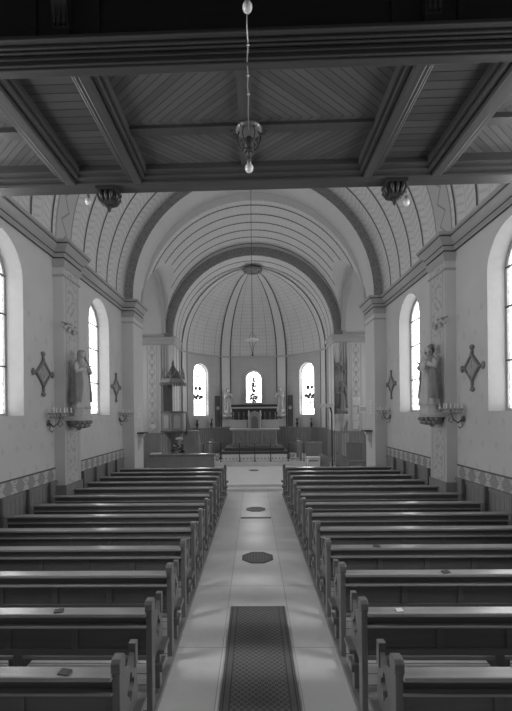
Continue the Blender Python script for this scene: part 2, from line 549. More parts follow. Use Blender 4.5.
# nave side walls with two tall round-headed windows each, plus an unseen one added for fill light
NW = [(2.95, .715, 2.49, 3.98, .715), (6.65, .715, 2.49, 4.94, .715), (11.07, .715, 2.49, 4.94, .715)]
for s, nm in ((-1, 'left'), (1, 'right')):
    fm = (lambda s: lambda u, v, d: (s * (W + d), u, v))(s)
    bm = NEW(); arch_wall(bm, YB, YA, 0, 6.25, NW, fm, .38, rmat=1)
    struct('wall_' + nm, bm, [M['wall'], M['reveal']], recalc=False)
    for o in NW:
        window(o, fm, .38, M['g_nave'] if o[0] > 3 else M['g_near_fill'], bars=(2.49 + .9, 2.49 + 1.85) + ((2.49 + 2.55,) if o[0] > 3 else ()))
    # outer skin, so the walls have thickness
    struct('wall_outer_' + nm, B((*sorted((s * (W + .5), s * (W + .56))), YB, YA, -.2, 7)), M['plaster'])
    # pilaster
    bm = NEW()
    x0, x1 = s * W, s * PIL[2]
    yc = (PIL[0] + PIL[1]) / 2
    for (pa, pb) in (((x0, PIL[0]), (x1, PIL[0])), ((x1, PIL[0]), (x1, PIL[1])), ((x1, PIL[1]), (x0, PIL[1]))):
        front = pa[0] == pb[0]
        ua, ub = (pa[1] - yc, pb[1] - yc) if front else (1.0, 1.2)
        quv(bm, [(*pa, 0), (*pb, 0), (*pb, 6.0), (*pa, 6.0)], [(ua, 0), (ub, 0), (ub, 6), (ua, 6)], 0 if front else 1)
    struct('wall_pilaster_' + nm, bm, [M['pilaster'], M['plaster']], recalc=False)
    # cornice along the wall, breaking forward round pilaster and arch pier
    path = [(-W, YB), (-W, PIL[0]), (-PIL[2], PIL[0]), (-PIL[2], PIL[1]), (-W, PIL[1]), (-W, YA), (-R1, YA), (-R1, YC)]
    prof = [(0, 5.80), (.03, 5.80), (.03, 5.85), (.07, 5.88), (.07, 5.92), (.13, 5.98), (.17, 6.01), (.17, 6.07), (.21, 6.09), (.21, 6.13), (0, 6.15)]
    caps = ([(-.02, 5.42), (.025, 5.42), (.025, 5.46), (-.02, 5.47)], [(-.02, 5.60), (.01, 5.61), (.03, 5.66), (.05, 5.72), (.05, 5.76), (-.02, 5.79)])
    bm = NEW()
    if s < 0: sweep(bm, path, prof)
    else: sweep(bm, [(-p[0], p[1]) for p in path][::-1], prof)
    struct('trim_%d' % (3 if s < 0 else 4), bm, M['moulding'])
    bm = NEW()
    for pr in ([(.16, 6.045), (.178, 6.045), (.178, 6.066), (.16, 6.066)], [(.06, 5.888), (.08, 5.888), (.08, 5.906), (.06, 5.906)], [(.02, 5.795), (.04, 5.795), (.04, 5.812), (.02, 5.812)]):
        if s < 0: sweep(bm, path, pr)
        else: sweep(bm, [(-p[0], p[1]) for p in path][::-1], pr)
    struct('trim_%d' % (60 if s < 0 else 61), bm, M['dark_line'])  # dark strips stand in for shade between the cornice mouldings
    bm = NEW()
    for pp in ([(-W, PIL[0]), (-PIL[2], PIL[0]), (-PIL[2], PIL[1]), (-W, PIL[1])], [(-W, YA), (-R1, YA), (-R1, YC)]):
        if s > 0: pp = [(-p[0], p[1]) for p in pp][::-1]
        for cap in caps: sweep(bm, pp, cap)
    struct('trim_%d' % (5 if s < 0 else 6), bm, M['moulding_light'])
    # stencilled frieze above the panelling
    bm = NEW()
    for a, b in ((YB, PIL[0]), (PIL[1], YA)):
        x = s * (W - .012)
        quv(bm, [(x, a, 1.12), (x, b, 1.12), (x, b, 1.39), (x, a, 1.39)], [(a, 0), (b, 0), (b, 1), (a, 1)])
        quv(bm, [(x, a, 1.39), (x, b, 1.39), (s * W, b, 1.40), (s * W, a, 1.40)], [(a, 1), (b, 1), (b, 1), (a, 1)])
    struct('trim_%d' % (7 if s < 0 else 8), bm, M['frieze'])
    # panelling: a board dado with a capped post at every pew
    bm = NEW()
    xa, xb = sorted((s * W, s * (W - .03)))
    for a, b in ((YB, PIL[0]), (PIL[1], YA - .02)):
        y = a
        while y < b - .01:
            y2 = min(y + .13, b)
            box(bm, xa, xb, y + .004, y2 - .004, 0.0, 1.08); y = y2
        xc, xd = sorted((s * W, s * (W - .05)))
        box(bm, xc, xd, a, b, 1.06, 1.125)
    for (a, b, c) in ((PIL[0] - .03, PIL[1] + .03, PIL[2] - .03),):
        xc, xd = sorted((s * W, s * c)); box(bm, xc, xd, a, b, 0, 1.02)
    bp_ = NEW()
    for k in range(16):
        y = 2.60 + .79 * k
        if y > YA - .1 or PIL[0] - .1 < y < PIL[1] + .1: continue
        xc, xd = sorted((s * (W - .051), s * (W - .11))); box(bp_, xc, xd, y - .025, y + .025, 0, 1.15)
    struct('baseboard_' + nm, bm, M['wainscot'])
    struct('trim_%d' % (62 if s < 0 else 63), bp_, M['pew_end'], None, False, .008)

# rear wall; its three unseen windows are added as fill light
WW = [(x, .7, 6.5, h, .7) for x, h in ((-1.9, 8.0), (0, 8.9), (1.9, 8.0))]
fmw = lambda u, v, d: (u, YB - d, v)
bm = NEW(); arch_wall(bm, -W, W, 0, 11, WW, fmw, .3)
struct('wall_rear', bm, M['plaster'], recalc=False)
for o in WW: window(o, fmw, .3, M['g_west_fill'], bars=(7.3,))

# nave vault
def vault(bm, r, zc, y0, y1, zs, ny=8, na=48):
    for j in range(ny):
        ya, yb = y0 + (y1 - y0) * j / ny, y0 + (y1 - y0) * (j + 1) / ny
        pts = [(-r, zs, zs - zc)] + [(-r * cos(pi * i / na), zc + r * sin(pi * i / na), r * pi * i / na) for i in range(na + 1)] + [(r, zs, r * pi + zc - zs)]
        for p, q in zip(pts, pts[1:]):
            quv(bm, [(p[0], ya, p[1]), (p[0], yb, p[1]), (q[0], yb, q[1]), (q[0], ya, q[1])], [(ya, p[2]), (yb, p[2]), (yb, q[2]), (ya, q[2])])
bm = NEW(); vault(bm, 4.15, Z1, YB, YA, 6.1)
struct('ceiling', bm, M['vault'], smooth=True, recalc=False)

# first arch: wall plate with piers and soffit, dark painted band on its face
fm = lambda u, v, d: (u, YA + d, v)
bm = NEW(); arch_wall(bm, -W, W, 0, 10.6, [(0, R1, 0, Z1, R1)], fm, YC - YA, mat=0, rmat=1)
struct('wall_arch', bm, [M['plaster'], M['soffit']], recalc=False)
def arc_band(bm, y, r0, r1, zc, zs, n=64, th=.02):
    P = [(-1, zs, 0)] + [(-cos(pi * i / n), zc, sin(pi * i / n)) for i in range(n + 1)] + [(1, zs, 0)]
    L = 0
    for i, (p, q) in enumerate(zip(P, P[1:])):
        def pt(t, r): return (t[0] * r, t[1] + t[2] * r)
        a, b, c, d = pt(p, r0), pt(q, r0), pt(q, r1), pt(p, r1)
        dl = (Vector(a) - Vector(b)).length
        quv(bm, [(a[0], y, a[1]), (b[0], y, b[1]), (c[0], y, c[1]), (d[0], y, d[1])], [(L, 0), (L + dl, 0), (L + dl, r1 - r0), (L, r1 - r0)])
        quv(bm, [(a[0], y, a[1]), (b[0], y, b[1]), (b[0], y + th, b[1]), (a[0], y + th, a[1])], [(L, 0), (L + dl, 0), (L + dl, 0), (L, 0)])
        quv(bm, [(d[0], y, d[1]), (c[0], y, c[1]), (c[0], y + th, c[1]), (d[0], y + th, d[1])], [(L, 0), (L + dl, 0), (L + dl, 0), (L, 0)])
        L += dl
bm = NEW(); arc_band(bm, YA - .03, R1, 4.1, Z1, 6.13, th=.05)
struct('trim_9', bm, M['arch_band'])
bm = NEW(); arch_wall(bm, -4.6, 4.6, 0, 10.8, [(0, RB, 0, ZB, RB)], lambda u, v, d: (u, YC + .001, v), 0)
for f in list(bm.faces):
    if f.calc_center_median().z < 5.9: bm.faces.remove(f)
struct('wall_arch_back', bm, M['soffit'], recalc=False)

# chancel bay: barrel with a side lunette each side, opening into a shallow recess
LC, LH, LR = 15.72, 1.93, 2.25
def lun(y):
    t = 1 - ((y - LC) / LH) ** 2
    return ZB + LR * sqrt(t) if t > 0 else ZB
bm = NEW(); bs_ = NEW()
ys = sorted({YC + (YP - YC) * i / 60 for i in range(61)} | {max(YC, min(YP, LC - LH * cos(pi * i / 40))) for i in range(41)})
na = 40
for ya, yb in zip(ys, ys[1:]):
    if yb - ya < 1e-5: continue
    aa, ab = asin((lun(ya) - ZB) / RB), asin((lun(yb) - ZB) / RB)
    for i in range(na):
        t0a, t1a = aa + (pi - 2 * aa) * i / na, aa + (pi - 2 * aa) * (i + 1) / na
        t0b, t1b = ab + (pi - 2 * ab) * i / na, ab + (pi - 2 * ab) * (i + 1) / na
        P = lambda t, y: (RB * cos(t), y, ZB + RB * sin(t))
        quv(bm, [P(t0a, ya), P(t0b, yb), P(t1b, yb), P(t1a, ya)], [(ya, RB * t0a), (yb, RB * t0b), (yb, RB * t1b), (ya, RB * t1a)])
    for s in (-1, 1):
        za, zb = lun(ya), lun(yb)
        quv(bs_, [(s * RB * cos(aa), ya, za), (s * RB * cos(ab), yb, zb), (s * 6.0, yb, zb), (s * 6.0, ya, za)], [(ya, 0), (yb, 0), (yb, 2), (ya, 2)])
struct('ceiling_chancel', bm, M['vault_bay'], smooth=True, recalc=False)
struct('ceiling_lunette', bs_, M['soffit'], smooth=True, recalc=False)
for s, nm in ((-1, 'left'), (1, 'right')):
    bm = NEW(); uvl = bm.loops.layers.uv.verify()
    Y = [LC - LH * cos(pi * i / 40) for i in range(41)]
    sec = []
    for i, y in enumerate(Y):
        a = pi * i / 40
        k = .17
        yi, zi = LC - (LH - k) * cos(a), ZB + (LR - k) * sin(a)
        yo, zo = y, ZB + LR * sin(a)
        sec.append([bm.verts.new((s * x, yy, zz)) for x, yy, zz in ((RB - .05, yi, zi), (RB - .05, yo, zo), (RB + .12, yo, zo), (RB + .12, yi, zi))])
    for a, b in zip(sec, sec[1:]):
        for k in range(4): bm.faces.new((a[k], a[(k + 1) % 4], b[(k + 1) % 4], b[k]))
    struct('trim_%d' % (10 if s < 0 else 11), bm, M['moulding'])
    RW = [(15.85, .75, 2.4, 4.9, .75)]
    fmr = (lambda s: lambda u, v, d: (s * (6.0 + d), u, v))(s)
    bm = NEW(); arch_wall(bm, YC, YP, 0, 8.6, RW, fmr, .3)
    struct('wall_recess_' + nm, bm, M['plaster'], recalc=False)
    window(RW[0], fmr, .3, M['g_recess_fill'], bars=(3.3, 4.3))  # unseen window added in the recess to light the chancel
    bm = NEW(); quv(bm, [(s * RB, YC + .01, 0), (s * 6.0, YC + .01, 0), (s * 6.0, YC + .01, 9), (s * RB, YC + .01, 9)], [(0, 0)] * 4)
    struct('wall_return_' + nm, bm, M['plaster'])
    # back of nave-wall beside the arch so that no daylight leaks round it
    struct('wall_outer_chancel_' + nm, B((*sorted((s * 6.5, s * 6.56)), YA, 19.5, -.2, 11)), M['plaster'])

# second arch
fm = lambda u, v, d: (u, YP + d, v)
bm = NEW(); arch_wall(bm, -6.0, 6.0, 0, 10.2, [(0, R2, 0, Z2, R2)], fm, YS - YP, mat=0, rmat=1)
struct('wall_chancel', bm, [M['plaster'], M['vault_bay']], recalc=False)
bm = NEW(); arc_band(bm, YP - .04, R2, 3.86, Z2 - .05, 5.85, th=.05)
struct('trim_12', bm, M['arch_band'])
for s in (-1, 1):
    # impost moulding round the pier and into the apse
    path = [(-6.0, YP), (-R2, YP), (-R2, YS)]
    prof = [(0, 5.5), (.03, 5.5), (.04, 5.58), (.1, 5.66), (.1, 5.72), (.16, 5.77), (.16, 5.84), (0, 5.86)]
    bm = NEW(); sweep(bm, path if s < 0 else [(-p[0], p[1]) for p in path][::-1], prof)
    struct('trim_%d' % (13 if s < 0 else 14), bm, M['moulding_light'])
    # scroll-painted panel and dark shaft on the pier face
    bm = NEW(); a, b = 4.16, 4.70; c = (a + b) / 2
    y = YP - .012
    quv(bm, [(s * a, y, 1.7), (s * b, y, 1.7), (s * b, y, 5.45), (s * a, y, 5.45)], [(a - c, 0), (b - c, 0), (b - c, 3.75), (a - c, 3.75)])
    struct('trim_%d' % (15 if s < 0 else 16), bm, M['scroll'])
    bm = NEW()
    for q in (4.04, 3.93, 3.82): lathe(bm, [(.045, FZ), (.045, 5.5)], s * q, YP - .03, 0, 10)
    struct('trim_%d' % (17 if s < 0 else 18), bm, M['moulding'])

# apse
def fa(u, v, d):
    p = u / RA
    return ((RA + d) * cos(p), YS + (RA + d) * sin(p), v)
AW = [(RA * radians(39), .52, 2.38, 4.62, .52), (RA * pi / 2, .42, 3.06, 4.44, .42), (RA * radians(141), .52, 2.38, 4.62, .52)]
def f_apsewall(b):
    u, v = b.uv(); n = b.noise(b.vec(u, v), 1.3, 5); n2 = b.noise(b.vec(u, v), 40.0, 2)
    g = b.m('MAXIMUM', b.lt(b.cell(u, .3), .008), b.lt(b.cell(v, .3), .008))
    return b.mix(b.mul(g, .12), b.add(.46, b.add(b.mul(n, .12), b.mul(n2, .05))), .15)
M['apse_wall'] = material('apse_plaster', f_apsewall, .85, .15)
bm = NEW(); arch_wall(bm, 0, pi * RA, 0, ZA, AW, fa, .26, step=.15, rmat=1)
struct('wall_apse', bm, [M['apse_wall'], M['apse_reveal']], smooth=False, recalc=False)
window(AW[0], fa, .26, M['g_apse'], bars=(3.25,), frame=.03)
window(AW[1], fa, .26, M['g_figure'], bars=(), frame=.03)
window(AW[2], fa, .26, M['g_apse'], bars=(3.25,), frame=.03)
# step between second arch jamb and apse ring
bm = NEW()
for s in (-1, 1): box(bm, *sorted((s * R2, s * (RA + .3))), YS - .03, YS - .001, 0, 6.2)
struct('wall_apse_jamb', bm, M['apse_wall'])
bm = NEW()
ne, nf = 24, 60
for i in range(nf):
    for j in range(ne):
        f0, f1 = pi * i / nf, pi * (i + 1) / nf; e0, e1 = pi / 2 * j / ne, pi / 2 * (j + 1) / ne
        P = lambda f, e: (RA * cos(e) * cos(f), YS + RA * cos(e) * sin(f), ZA + HA * sin(e))
        pts = [P(f0, e0), P(f1, e0), P(f1, e1), P(f0, e1)]
        uvs = [(math.degrees(f), e * RA) for f, e in ((f0, e0), (f1, e0), (f1, e1), (f0, e1))]
        if j == ne - 1: pts, uvs = pts[:3], uvs[:3]
        quv(bm, pts, uvs)
struct('ceiling_apse', bm, M['dome'], smooth=True, recalc=False)
# plate above the dome mouth
bm = NEW(); arch_wall(bm, -4.6, 4.6, 5.6, 10.4, [(0, RA, 5.6, ZA, HA)], lambda u, v, d: (u, YS + .01, v), 0)
struct('wall_apse_head', bm, M['soffit'], recalc=False)
# ribs: pale band with a dark edge line, running down the wall as flat strips
TR = 19
for fdeg in (15.5, 64.5, 115.5, 164.5):
    bm = NEW(); be = NEW()
    f = radians(fdeg)
    def rib(bmx, off0, off1, d):
        for j in range(26):
            e0, e1 = pi / 2 * .955 * j / 26, pi / 2 * .955 * (j + 1) / 26
            def P(o, e):
                w = o * (.55 + .45 * cos(e)) if True else o
                r = (RA - d) * cos(e)
                ph = f + w / RA / max(.28, cos(e)) * cos(e) ** .25
                return (r * cos(ph), YS + r * sin(ph), ZA + (HA - d) * sin(e))
            quv(bmx, [P(off0, e0), P(off1, e0), P(off1, e1), P(off0, e1)], [(0, 0)] * 4)
        def Wl(o, z): return ((RA - d) * cos(f + o / RA), YS + (RA - d) * sin(f + o / RA), z)
        quv(bmx, [Wl(off0, 1.75), Wl(off1, 1.75), Wl(off1, ZA), Wl(off0, ZA)], [(0, 0)] * 4)
    rib(bm, -.27, .27, .03)
    rib(be, -.31, -.25, .04); rib(be, .25, .31, .04)
    struct('trim_%d' % TR, bm, M['rib'], recalc=False); TR += 1
    struct('trim_%d' % TR, be, M['dark_line'], recalc=False); TR += 1
bm = NEW()
arc = [(RA * cos(pi - pi * i / 40), YS + RA * sin(pi - pi * i / 40)) for i in range(41)]
sweep(bm, arc, [(0, ZA - .07), (.03, ZA - .07), (.07, ZA - .02), (.07, ZA + .02), (0, ZA + .03)])
struct('trim_%d' % TR, bm, M['moulding']); TR += 1
# boarded dado of the apse
bm = NEW()
for i in range(90):
    p0, p1 = pi * i / 90 + .004, pi * (i + 1) / 90 - .004
    q = [((RA - d) * cos(p), YS + (RA - d) * sin(p)) for d, p in ((0, p0), (.05, p0), (.05, p1), (0, p1))]
    prism(bm, q, FZ, 1.66, 'xy')
sweep(bm, arc, [(0, 1.64), (.08, 1.64), (.09, 1.72), (0, 1.74)])
for s in (-1, 1):
    box(bm, *sorted((s * R2, s * (R2 - .05))), YP, YS, FZ, 1.7)
struct('baseboard_apse', bm, M['stall'])
# dado on the pier faces of the chancel bay
bm = NEW()
for s in (-1, 1):
    x = 3.52
    while x < 5.6:
        box(bm, *sorted((s * (x + .005), s * (x + .135))), YP - .05, YP - .001, STEP, 1.62); x += .14
    box(bm, *sorted((s * 3.5, s * 5.7)), YP - .08, YP - .001, 1.6, 1.68)
struct('baseboard_chancel', bm, M['stall'])
# hood mould round the middle apse window
bm = NEW()
o = AW[1]; pts = []
for i in range(25):
    a = pi * i / 24; pts.append(fa(o[0] + .5 * cos(a), o[3] + .5 * sin(a), -.02))
pts = [fa(o[0] + .5, 3.3, -.02), fa(o[0] + .5, 4.1, -.02)] + pts + [fa(o[0] - .5, 4.1, -.02), fa(o[0] - .5, 3.3, -.02)]
tube(bm, pts, .04, 6)
for s in (-1, 1):
    for z in (4.42, 3.3): ball(bm, fa(o[0] + s * .5, z, -.04), .07)
struct('trim_%d' % TR, bm, M['moulding']); TR += 1
# dome boss
t = thing('dome_boss', 'round carved boss where the apse ribs meet', 'boss', (0, YS - .02, 9.31))
bm = NEW(); N = 28
for i in range(N):
    pass
lathe(bm, [(.30, 0), (.42, -.02), (.47, -.09), (.42, -.16), (.36, -.14), (.34, -.06), (.2, -.05)], 0, 0, 0, 28)
add_obj('ring', bm, M['bronze'], t, True)
bm = NEW()
for i in range(8):
    a = pi / 4 * i + .2; ball(bm, (.2 * cos(a), .2 * sin(a), -.09), .09, (1, 1, .5), 8, 6)
ball(bm, (0, 0, -.1), .1, (1, 1, .8))
add_obj('rosette', bm, M['statue_dark'], t, True)

# ------------------------------------------------------------------ organ gallery overhead (soffit, beams)
GF, GN, GZ = 4.38, 2.85, 4.90
XI0, XI1, XO0, XO1 = 1.07, 1.31, 1.75, 2.03
GS = .011                                                     # the gallery front is not quite square to the nave
def skew(bm, k=GS):
    for v in bm.verts: v.co.y -= k * v.co.x
    return bm
bm = NEW()
for (y0, y1, z0, z1) in ((4.15, 4.43, 4.935, 5.12), (4.21, 4.39, 4.90, 4.94), (4.09, 4.17, 4.965, 5.1), (4.41, 4.47, 4.95, 5.15)):
    box(bm, -W, W, y0, y1, z0, z1)
skew(bm)
struct('trim_%d' % TR, bm, M['gallery'], None, False, .012); TR += 1
bm = NEW()
for (y0, y1, z0, z1) in ((2.79, 2.86, 4.90, 5.1), (2.775, 2.86, 4.918, 4.955), (2.765, 2.90, 4.953, 4.98), (2.75, 2.90, 4.985, 5.0), (2.735, 2.90, 5.004, 5.03), (2.70, 2.90, 5.03, 5.06), (2.86, 2.91, 4.965, 5.1)):
    box(bm, -W, W, y0, y1, z0, z1)
skew(bm)
struct('trim_%d' % TR, bm, M['gallery'], None, False, .01); TR += 1
bm = NEW()
box(bm, -W, W, 2.83, 2.87, 5.05, 5.7)
for x0, x1 in ((-4.1, -1.5), (-1.1, 1.02), (1.42, 4.1)):
    for q in ((x0, x0 + .05, 5.10, 5.6), (x1 - .05, x1, 5.10, 5.6), (x0, x1, 5.10, 5.14)):
        box(bm, q[0], q[1], 2.81, 2.84, q[2], q[3])
skew(bm)
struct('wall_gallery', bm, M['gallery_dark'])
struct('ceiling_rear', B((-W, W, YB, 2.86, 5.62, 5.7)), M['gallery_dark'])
# soffit boards
bm = NEW()
def pan(bmx, x0, x1, y0, y1, z, m_):
    cx, cy = (x0 + x1) / 2, (y0 + y1) / 2
    quv(bmx, [(x0, y0, z), (x0, y1, z), (x1, y1, z), (x1, y0, z)], [(x0 - cx, y0 - cy), (x0 - cx, y1 - cy), (x1 - cx, y1 - cy), (x1 - cx, y0 - cy)], m_)
pan(bm, -XI0, XI0, 2.85, 4.15, 5.03, 0)
for s in (-1, 1):
    pan(bm, *sorted((s * XI1, s * XO0)), 2.85, 4.15, 5.03, 1)
    pan(bm, *sorted((s * XO1, s * W)), 2.85, 4.15, 5.05, 0)
skew(bm)
struct('ceiling_gallery', bm, [M['chevron'], M['boards']], recalc=False)
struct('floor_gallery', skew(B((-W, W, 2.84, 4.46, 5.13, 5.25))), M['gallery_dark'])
# rails crossing the middle panel, and the moulded longitudinal beams
bm = NEW()
box(bm, -.105, .005, 2.87, 4.15, 4.995, 5.035)
for q in ((-XI0, -.105), (.005, XI0)): box(bm, q[0], q[1], 3.54, 3.64, 5.0, 5.035)
for s in (-1, 1): box(bm, *sorted((s * 3.05, s * 3.15)), 2.87, 4.15, 5.0, 5.055)
for s in (-1, 1):
    for q in ((XO1, 3.05), (3.15, W)): box(bm, *sorted((s * q[0], s * q[1])), 3.54, 3.64, 5.005, 5.055)
skew(bm)
struct('trim_%d' % TR, bm, M['gallery_long']); TR += 1
for s in (-1, 1):
    for a, b in ((XI0, XI1), (XO0, XO1)):
        bm = NEW(); w = b - a
        for (p, q, z0) in ((0, .14, 4.985), (.14, .30, 4.955), (.33, .67, 4.925), (.70, .86, 4.955), (.86, 1, 4.985), (.05, .95, 4.99)):
            box(bm, *sorted((s * (a + w * p), s * (a + w * q))), 2.86, 4.385, z0 - .022, 5.06)
        skew(bm)
        struct('trim_%d' % TR, bm, M['gallery_long'], None, False, .008); TR += 1
# carved pendants under the front beam and corbels over the near beam
def pendant(x, label):
    t = thing('carved_pendant', label, 'wood carving', (x, 4.32 - GS * x, GZ), 'carved pendants under the gallery front')
    bm = NEW()
    for z, w in ((0, .115), (-.03, .115), (-.035, .10), (-.1, .095), (-.14, .075), (-.165, .05)):
        pass
    lathe(bm, [(.15, 0), (.15, -.03), (.128, -.036), (.125, -.10), (.10, -.14), (.06, -.165), (.03, -.17)], 0, 0, 0, 4)
    bmesh.ops.rotate(bm, verts=bm.verts[:], cent=(0, 0, 0), matrix=Matrix.Rotation(pi / 4, 3, 'Z'))
    add_obj('block', bm, M['gallery_dark'], t)
    bm = NEW()
    for sx in (-1, 1):
        for k in range(3):
            tube(bm, [(-.06 + .06 * k, sx * .088, -.045), (-.055 + .055 * k, sx * .10, -.09), (-.04 + .04 * k, sx * .075, -.14)], [.016, .02, .008], 6)
            tube(bm, [(sx * .088, -.06 + .06 * k, -.045), (sx * .10, -.055 + .055 * k, -.09), (sx * .075, -.04 + .04 * k, -.14)], [.016, .02, .008], 6)
    add_obj('leaf_carving', bm, M['gallery'], t, True)
    bm = NEW(); lathe(bm, [(.03, -.16), (.035, -.18), (.018, -.2), (.022, -.215), (.004, -.235)], 0, 0, 0, 10)
    add_obj('drop', bm, M['gallery_dark'], t, True)
pendant(-1.53, 'carved wooden pendant under the gallery beam, left of the hanging lamp')
pendant(1.50, 'carved wooden pendant under the gallery beam, right of the hanging lamp')
for x, lb in ((-1.31, 'left'), (1.24, 'right')):
    t = thing('carved_bracket', 'dark moulded bracket on the panelling above the near beam, at its %s end' % lb, 'bracket', (x, 2.83 - GS * x, 5.06), 'brackets above the near beam')
    add_obj('pedestal', B((-.075, .075, -.06, 0, 0, .05), (-.06, .06, -.05, 0, .05, .12)), M['gallery_dark'], t)
    bm = NEW(); prism(bm, [(0, .12), (-.05, .12), (-.06, .2), (-.09, .32), (-.1, .45), (0, .45)], -.055, .055, 'yz')
    for q in (-.035, 0, .035): box(bm, q - .008, q + .008, -.075, -.05, .13, .3)
    add_obj('console', bm, M['gallery'], t)

# ------------------------------------------------------------------ pews
ORD = ['front', 'second', 'third', 'fourth', 'fifth', 'sixth', 'seventh', 'eighth', 'ninth', 'tenth', 'eleventh', 'twelfth', 'thirteenth', 'fourteenth']
PL = 3.15
def make_pew(s):
    t = bpy.data.objects.new('pew', None); COL.objects.link(t); t.empty_display_size = .1
    def bx(*qs, taper=None):
        bm = NEW()
        for q in qs:
            a, b = sorted((s * q[0], s * q[1])); box(bm, a, b, *q[2:])
        return bm
    # back: boards with a rail and stiles on the side towards the west
    qs = [(.05, PL, .0, .022, .47, .83), (.05, PL, -.014, .0, .735, .83), (.05, PL, -.014, 0, .47, .525)]
    k = 0
    for x in (.05, .62, 1.18, 1.74, 2.30, 2.86): qs.append((x, x + .06, -.013, 0, .525, .735))
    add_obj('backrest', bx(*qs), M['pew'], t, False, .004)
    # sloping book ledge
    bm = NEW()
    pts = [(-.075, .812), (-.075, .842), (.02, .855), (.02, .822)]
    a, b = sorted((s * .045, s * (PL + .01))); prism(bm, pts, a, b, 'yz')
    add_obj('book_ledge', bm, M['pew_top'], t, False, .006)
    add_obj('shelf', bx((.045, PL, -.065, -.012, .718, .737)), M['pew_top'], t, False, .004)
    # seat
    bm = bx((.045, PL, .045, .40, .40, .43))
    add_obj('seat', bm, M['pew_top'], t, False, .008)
    # aisle end: tall post, shaped panel with an opening, short front post
    bm = bx((0, .05, -.05, .05, 0, .85)); 
    pp = [(-.05, .845), (-.058, .86), (-.058, .91), (-.04, .935), (.03, .935), (.05, .91), (.05, .845)]
    a, b = sorted((s * -.006, s * .056)); prism(bm, pp, a, b, 'yz')
    add_obj('end_post', bm, M['pew_end'], t, False, .006)
    n = 40; cy, cz = .20, .60
    outer = []
    poly = [(.055, .36), (.10, .40), (.33, .40), (.365, .46), (.35, .56), (.335, .70), (.335, .82), (.28, .82), (.27, .77), (.22, .735), (.14, .76), (.05, .84)]
    def hit(a):
        best = None; d = (cos(a), sin(a))
        for p, q in zip(poly, poly[1:] + poly[:1]):
            ex, ey = q[0] - p[0], q[1] - p[1]
            den = d[0] * ey - d[1] * ex
            if abs(den) < 1e-9: continue
            tt = ((p[0] - cy) * ey - (p[1] - cz) * ex) / den
            uu = ((p[0] - cy) * d[1] - (p[1] - cz) * d[0]) / den
            if tt > 0 and -1e-6 <= uu <= 1 + 1e-6 and (best is None or tt < best): best = tt
        return (cy + d[0] * best, cz + d[1] * best)
    angs = sorted([2 * pi * i / n for i in range(n)] + [atan2(p[1] - cz, p[0] - cy) % (2 * pi) for p in poly])
    outer = [hit(a) for a in angs]
    inner = [(cy + .06 * cos(a) * (1 + .25 * cos(4 * a)), cz + .085 * sin(a) * (1 + .2 * cos(4 * a))) for a in angs]
    bm = NEW(); a, b = sorted((s * .008, s * .042)); ring_prism(bm, outer, inner, a, b, 'yz')
    a, b = sorted((s * .0, s * .05)); box(bm, a, b, .285, .34, .68, .85)
    add_obj('end_panel', bm, M['pew_end'], t)
    # seat end bracket, feet
    bm = NEW(); pp = [(.06, .30), (.10, .24), (.34, .24), (.37, .30), (.37, .40), (.06, .40)]
    a, b = sorted((s * -.05, s * .075)); box(bm, a, b, .17, .38, .37, .41)
    a, b = sorted((s * -.03, s * .06)); box(bm, a, b, .19, .33, .20, .27); box(bm, *sorted((s * .0, s * .05)), .22, .29, .04, .36)
    add_obj('leg', bm, M['pew_end'], t, False, .006)
    for x in (1.12, 2.2):
        bm = bx((x, x + .07, .03, .1, 0.0, .52), (x + .01, x + .06, .1, .36, .30, .405))
        add_obj('leg', bm, M['pew_end'], t)
    bm = bx((PL - .04, PL, -.03, .36, 0, .50))
    add_obj('leg', bm, M['pew_end'], t)
    # kneeling board behind
    bm = bx((.10, PL - .05, -.36, -.22, .16, .185), (.35, .40, -.33, -.25, 0, .16), (1.45, 1.5, -.33, -.25, 0, .16), (2.7, 2.75, -.33, -.25, 0, .16))
    add_obj('kneeler', bm, M['pew_top'], t, False, .005)
    return t
for s, side in ((-1, 'left'), (1, 'right')):
    root = make_pew(s)
    for k in range(13):
        y = 2.56 + .79 * k
        n = 12 - k
        row = '%s pew' % ORD[n] if n else 'front pew'
        lb = 'dark oak pew %s of the aisle, %s row from the altar steps' % (side, 'first' if n == 0 else ORD[n])
        g = 'pews on the %s of the aisle' % side
        loc = (s * .85, y, PLAT)
        if k == 0:
            root.location = loc; tag(root, lb, 'pew', g)
        else:
            dup(root, loc, lb, g)

# leaflets lying on the pews
def leaflet(x, y, z, label, w=.075, d=.045, rz=.1, tilt=.135, mat='paper'):
    o = add_obj('leaflet', B((-w / 2, w / 2, -d / 2, d / 2, 0, .006)), M[mat])
    o.location = (x, y, z); o.rotation_euler = (tilt, 0, rz)
    return tag(o, label, 'leaflet')
def ledge_z(dy): return PLAT + .842 + (dy + .075) * (.013) / .095 + .003
leaflet(1.16, 2.56 + .79 - .035, ledge_z(-.035), 'small white card on the ledge of the second nearest right-hand pew', .055)
leaflet(1.9, 2.56 + .79 * 2 - .035, ledge_z(-.035), 'small dark booklet on the ledge of the third nearest right-hand pew', .08, .05, .3  , .135, 'stone_dark')
leaflet(1.45, 2.56 + .79 * 3 - .035, ledge_z(-.035), 'small dark booklet on the ledge of the fourth nearest right-hand pew', .08, .05, -.2  , .135, 'stone_dark')
leaflet(-1.62, 2.56 + .79 * 1 - .035, ledge_z(-.035), 'small dark booklet on the ledge of the second nearest left-hand pew', .07, .05, .2  , .135, 'stone_dark')
leaflet(-1.2, 2.56 + .79 * 0 - .035, ledge_z(-.035), 'small dark booklet on the ledge of the nearest left-hand pew', .07, .05, -.2  , .135, 'stone_dark')

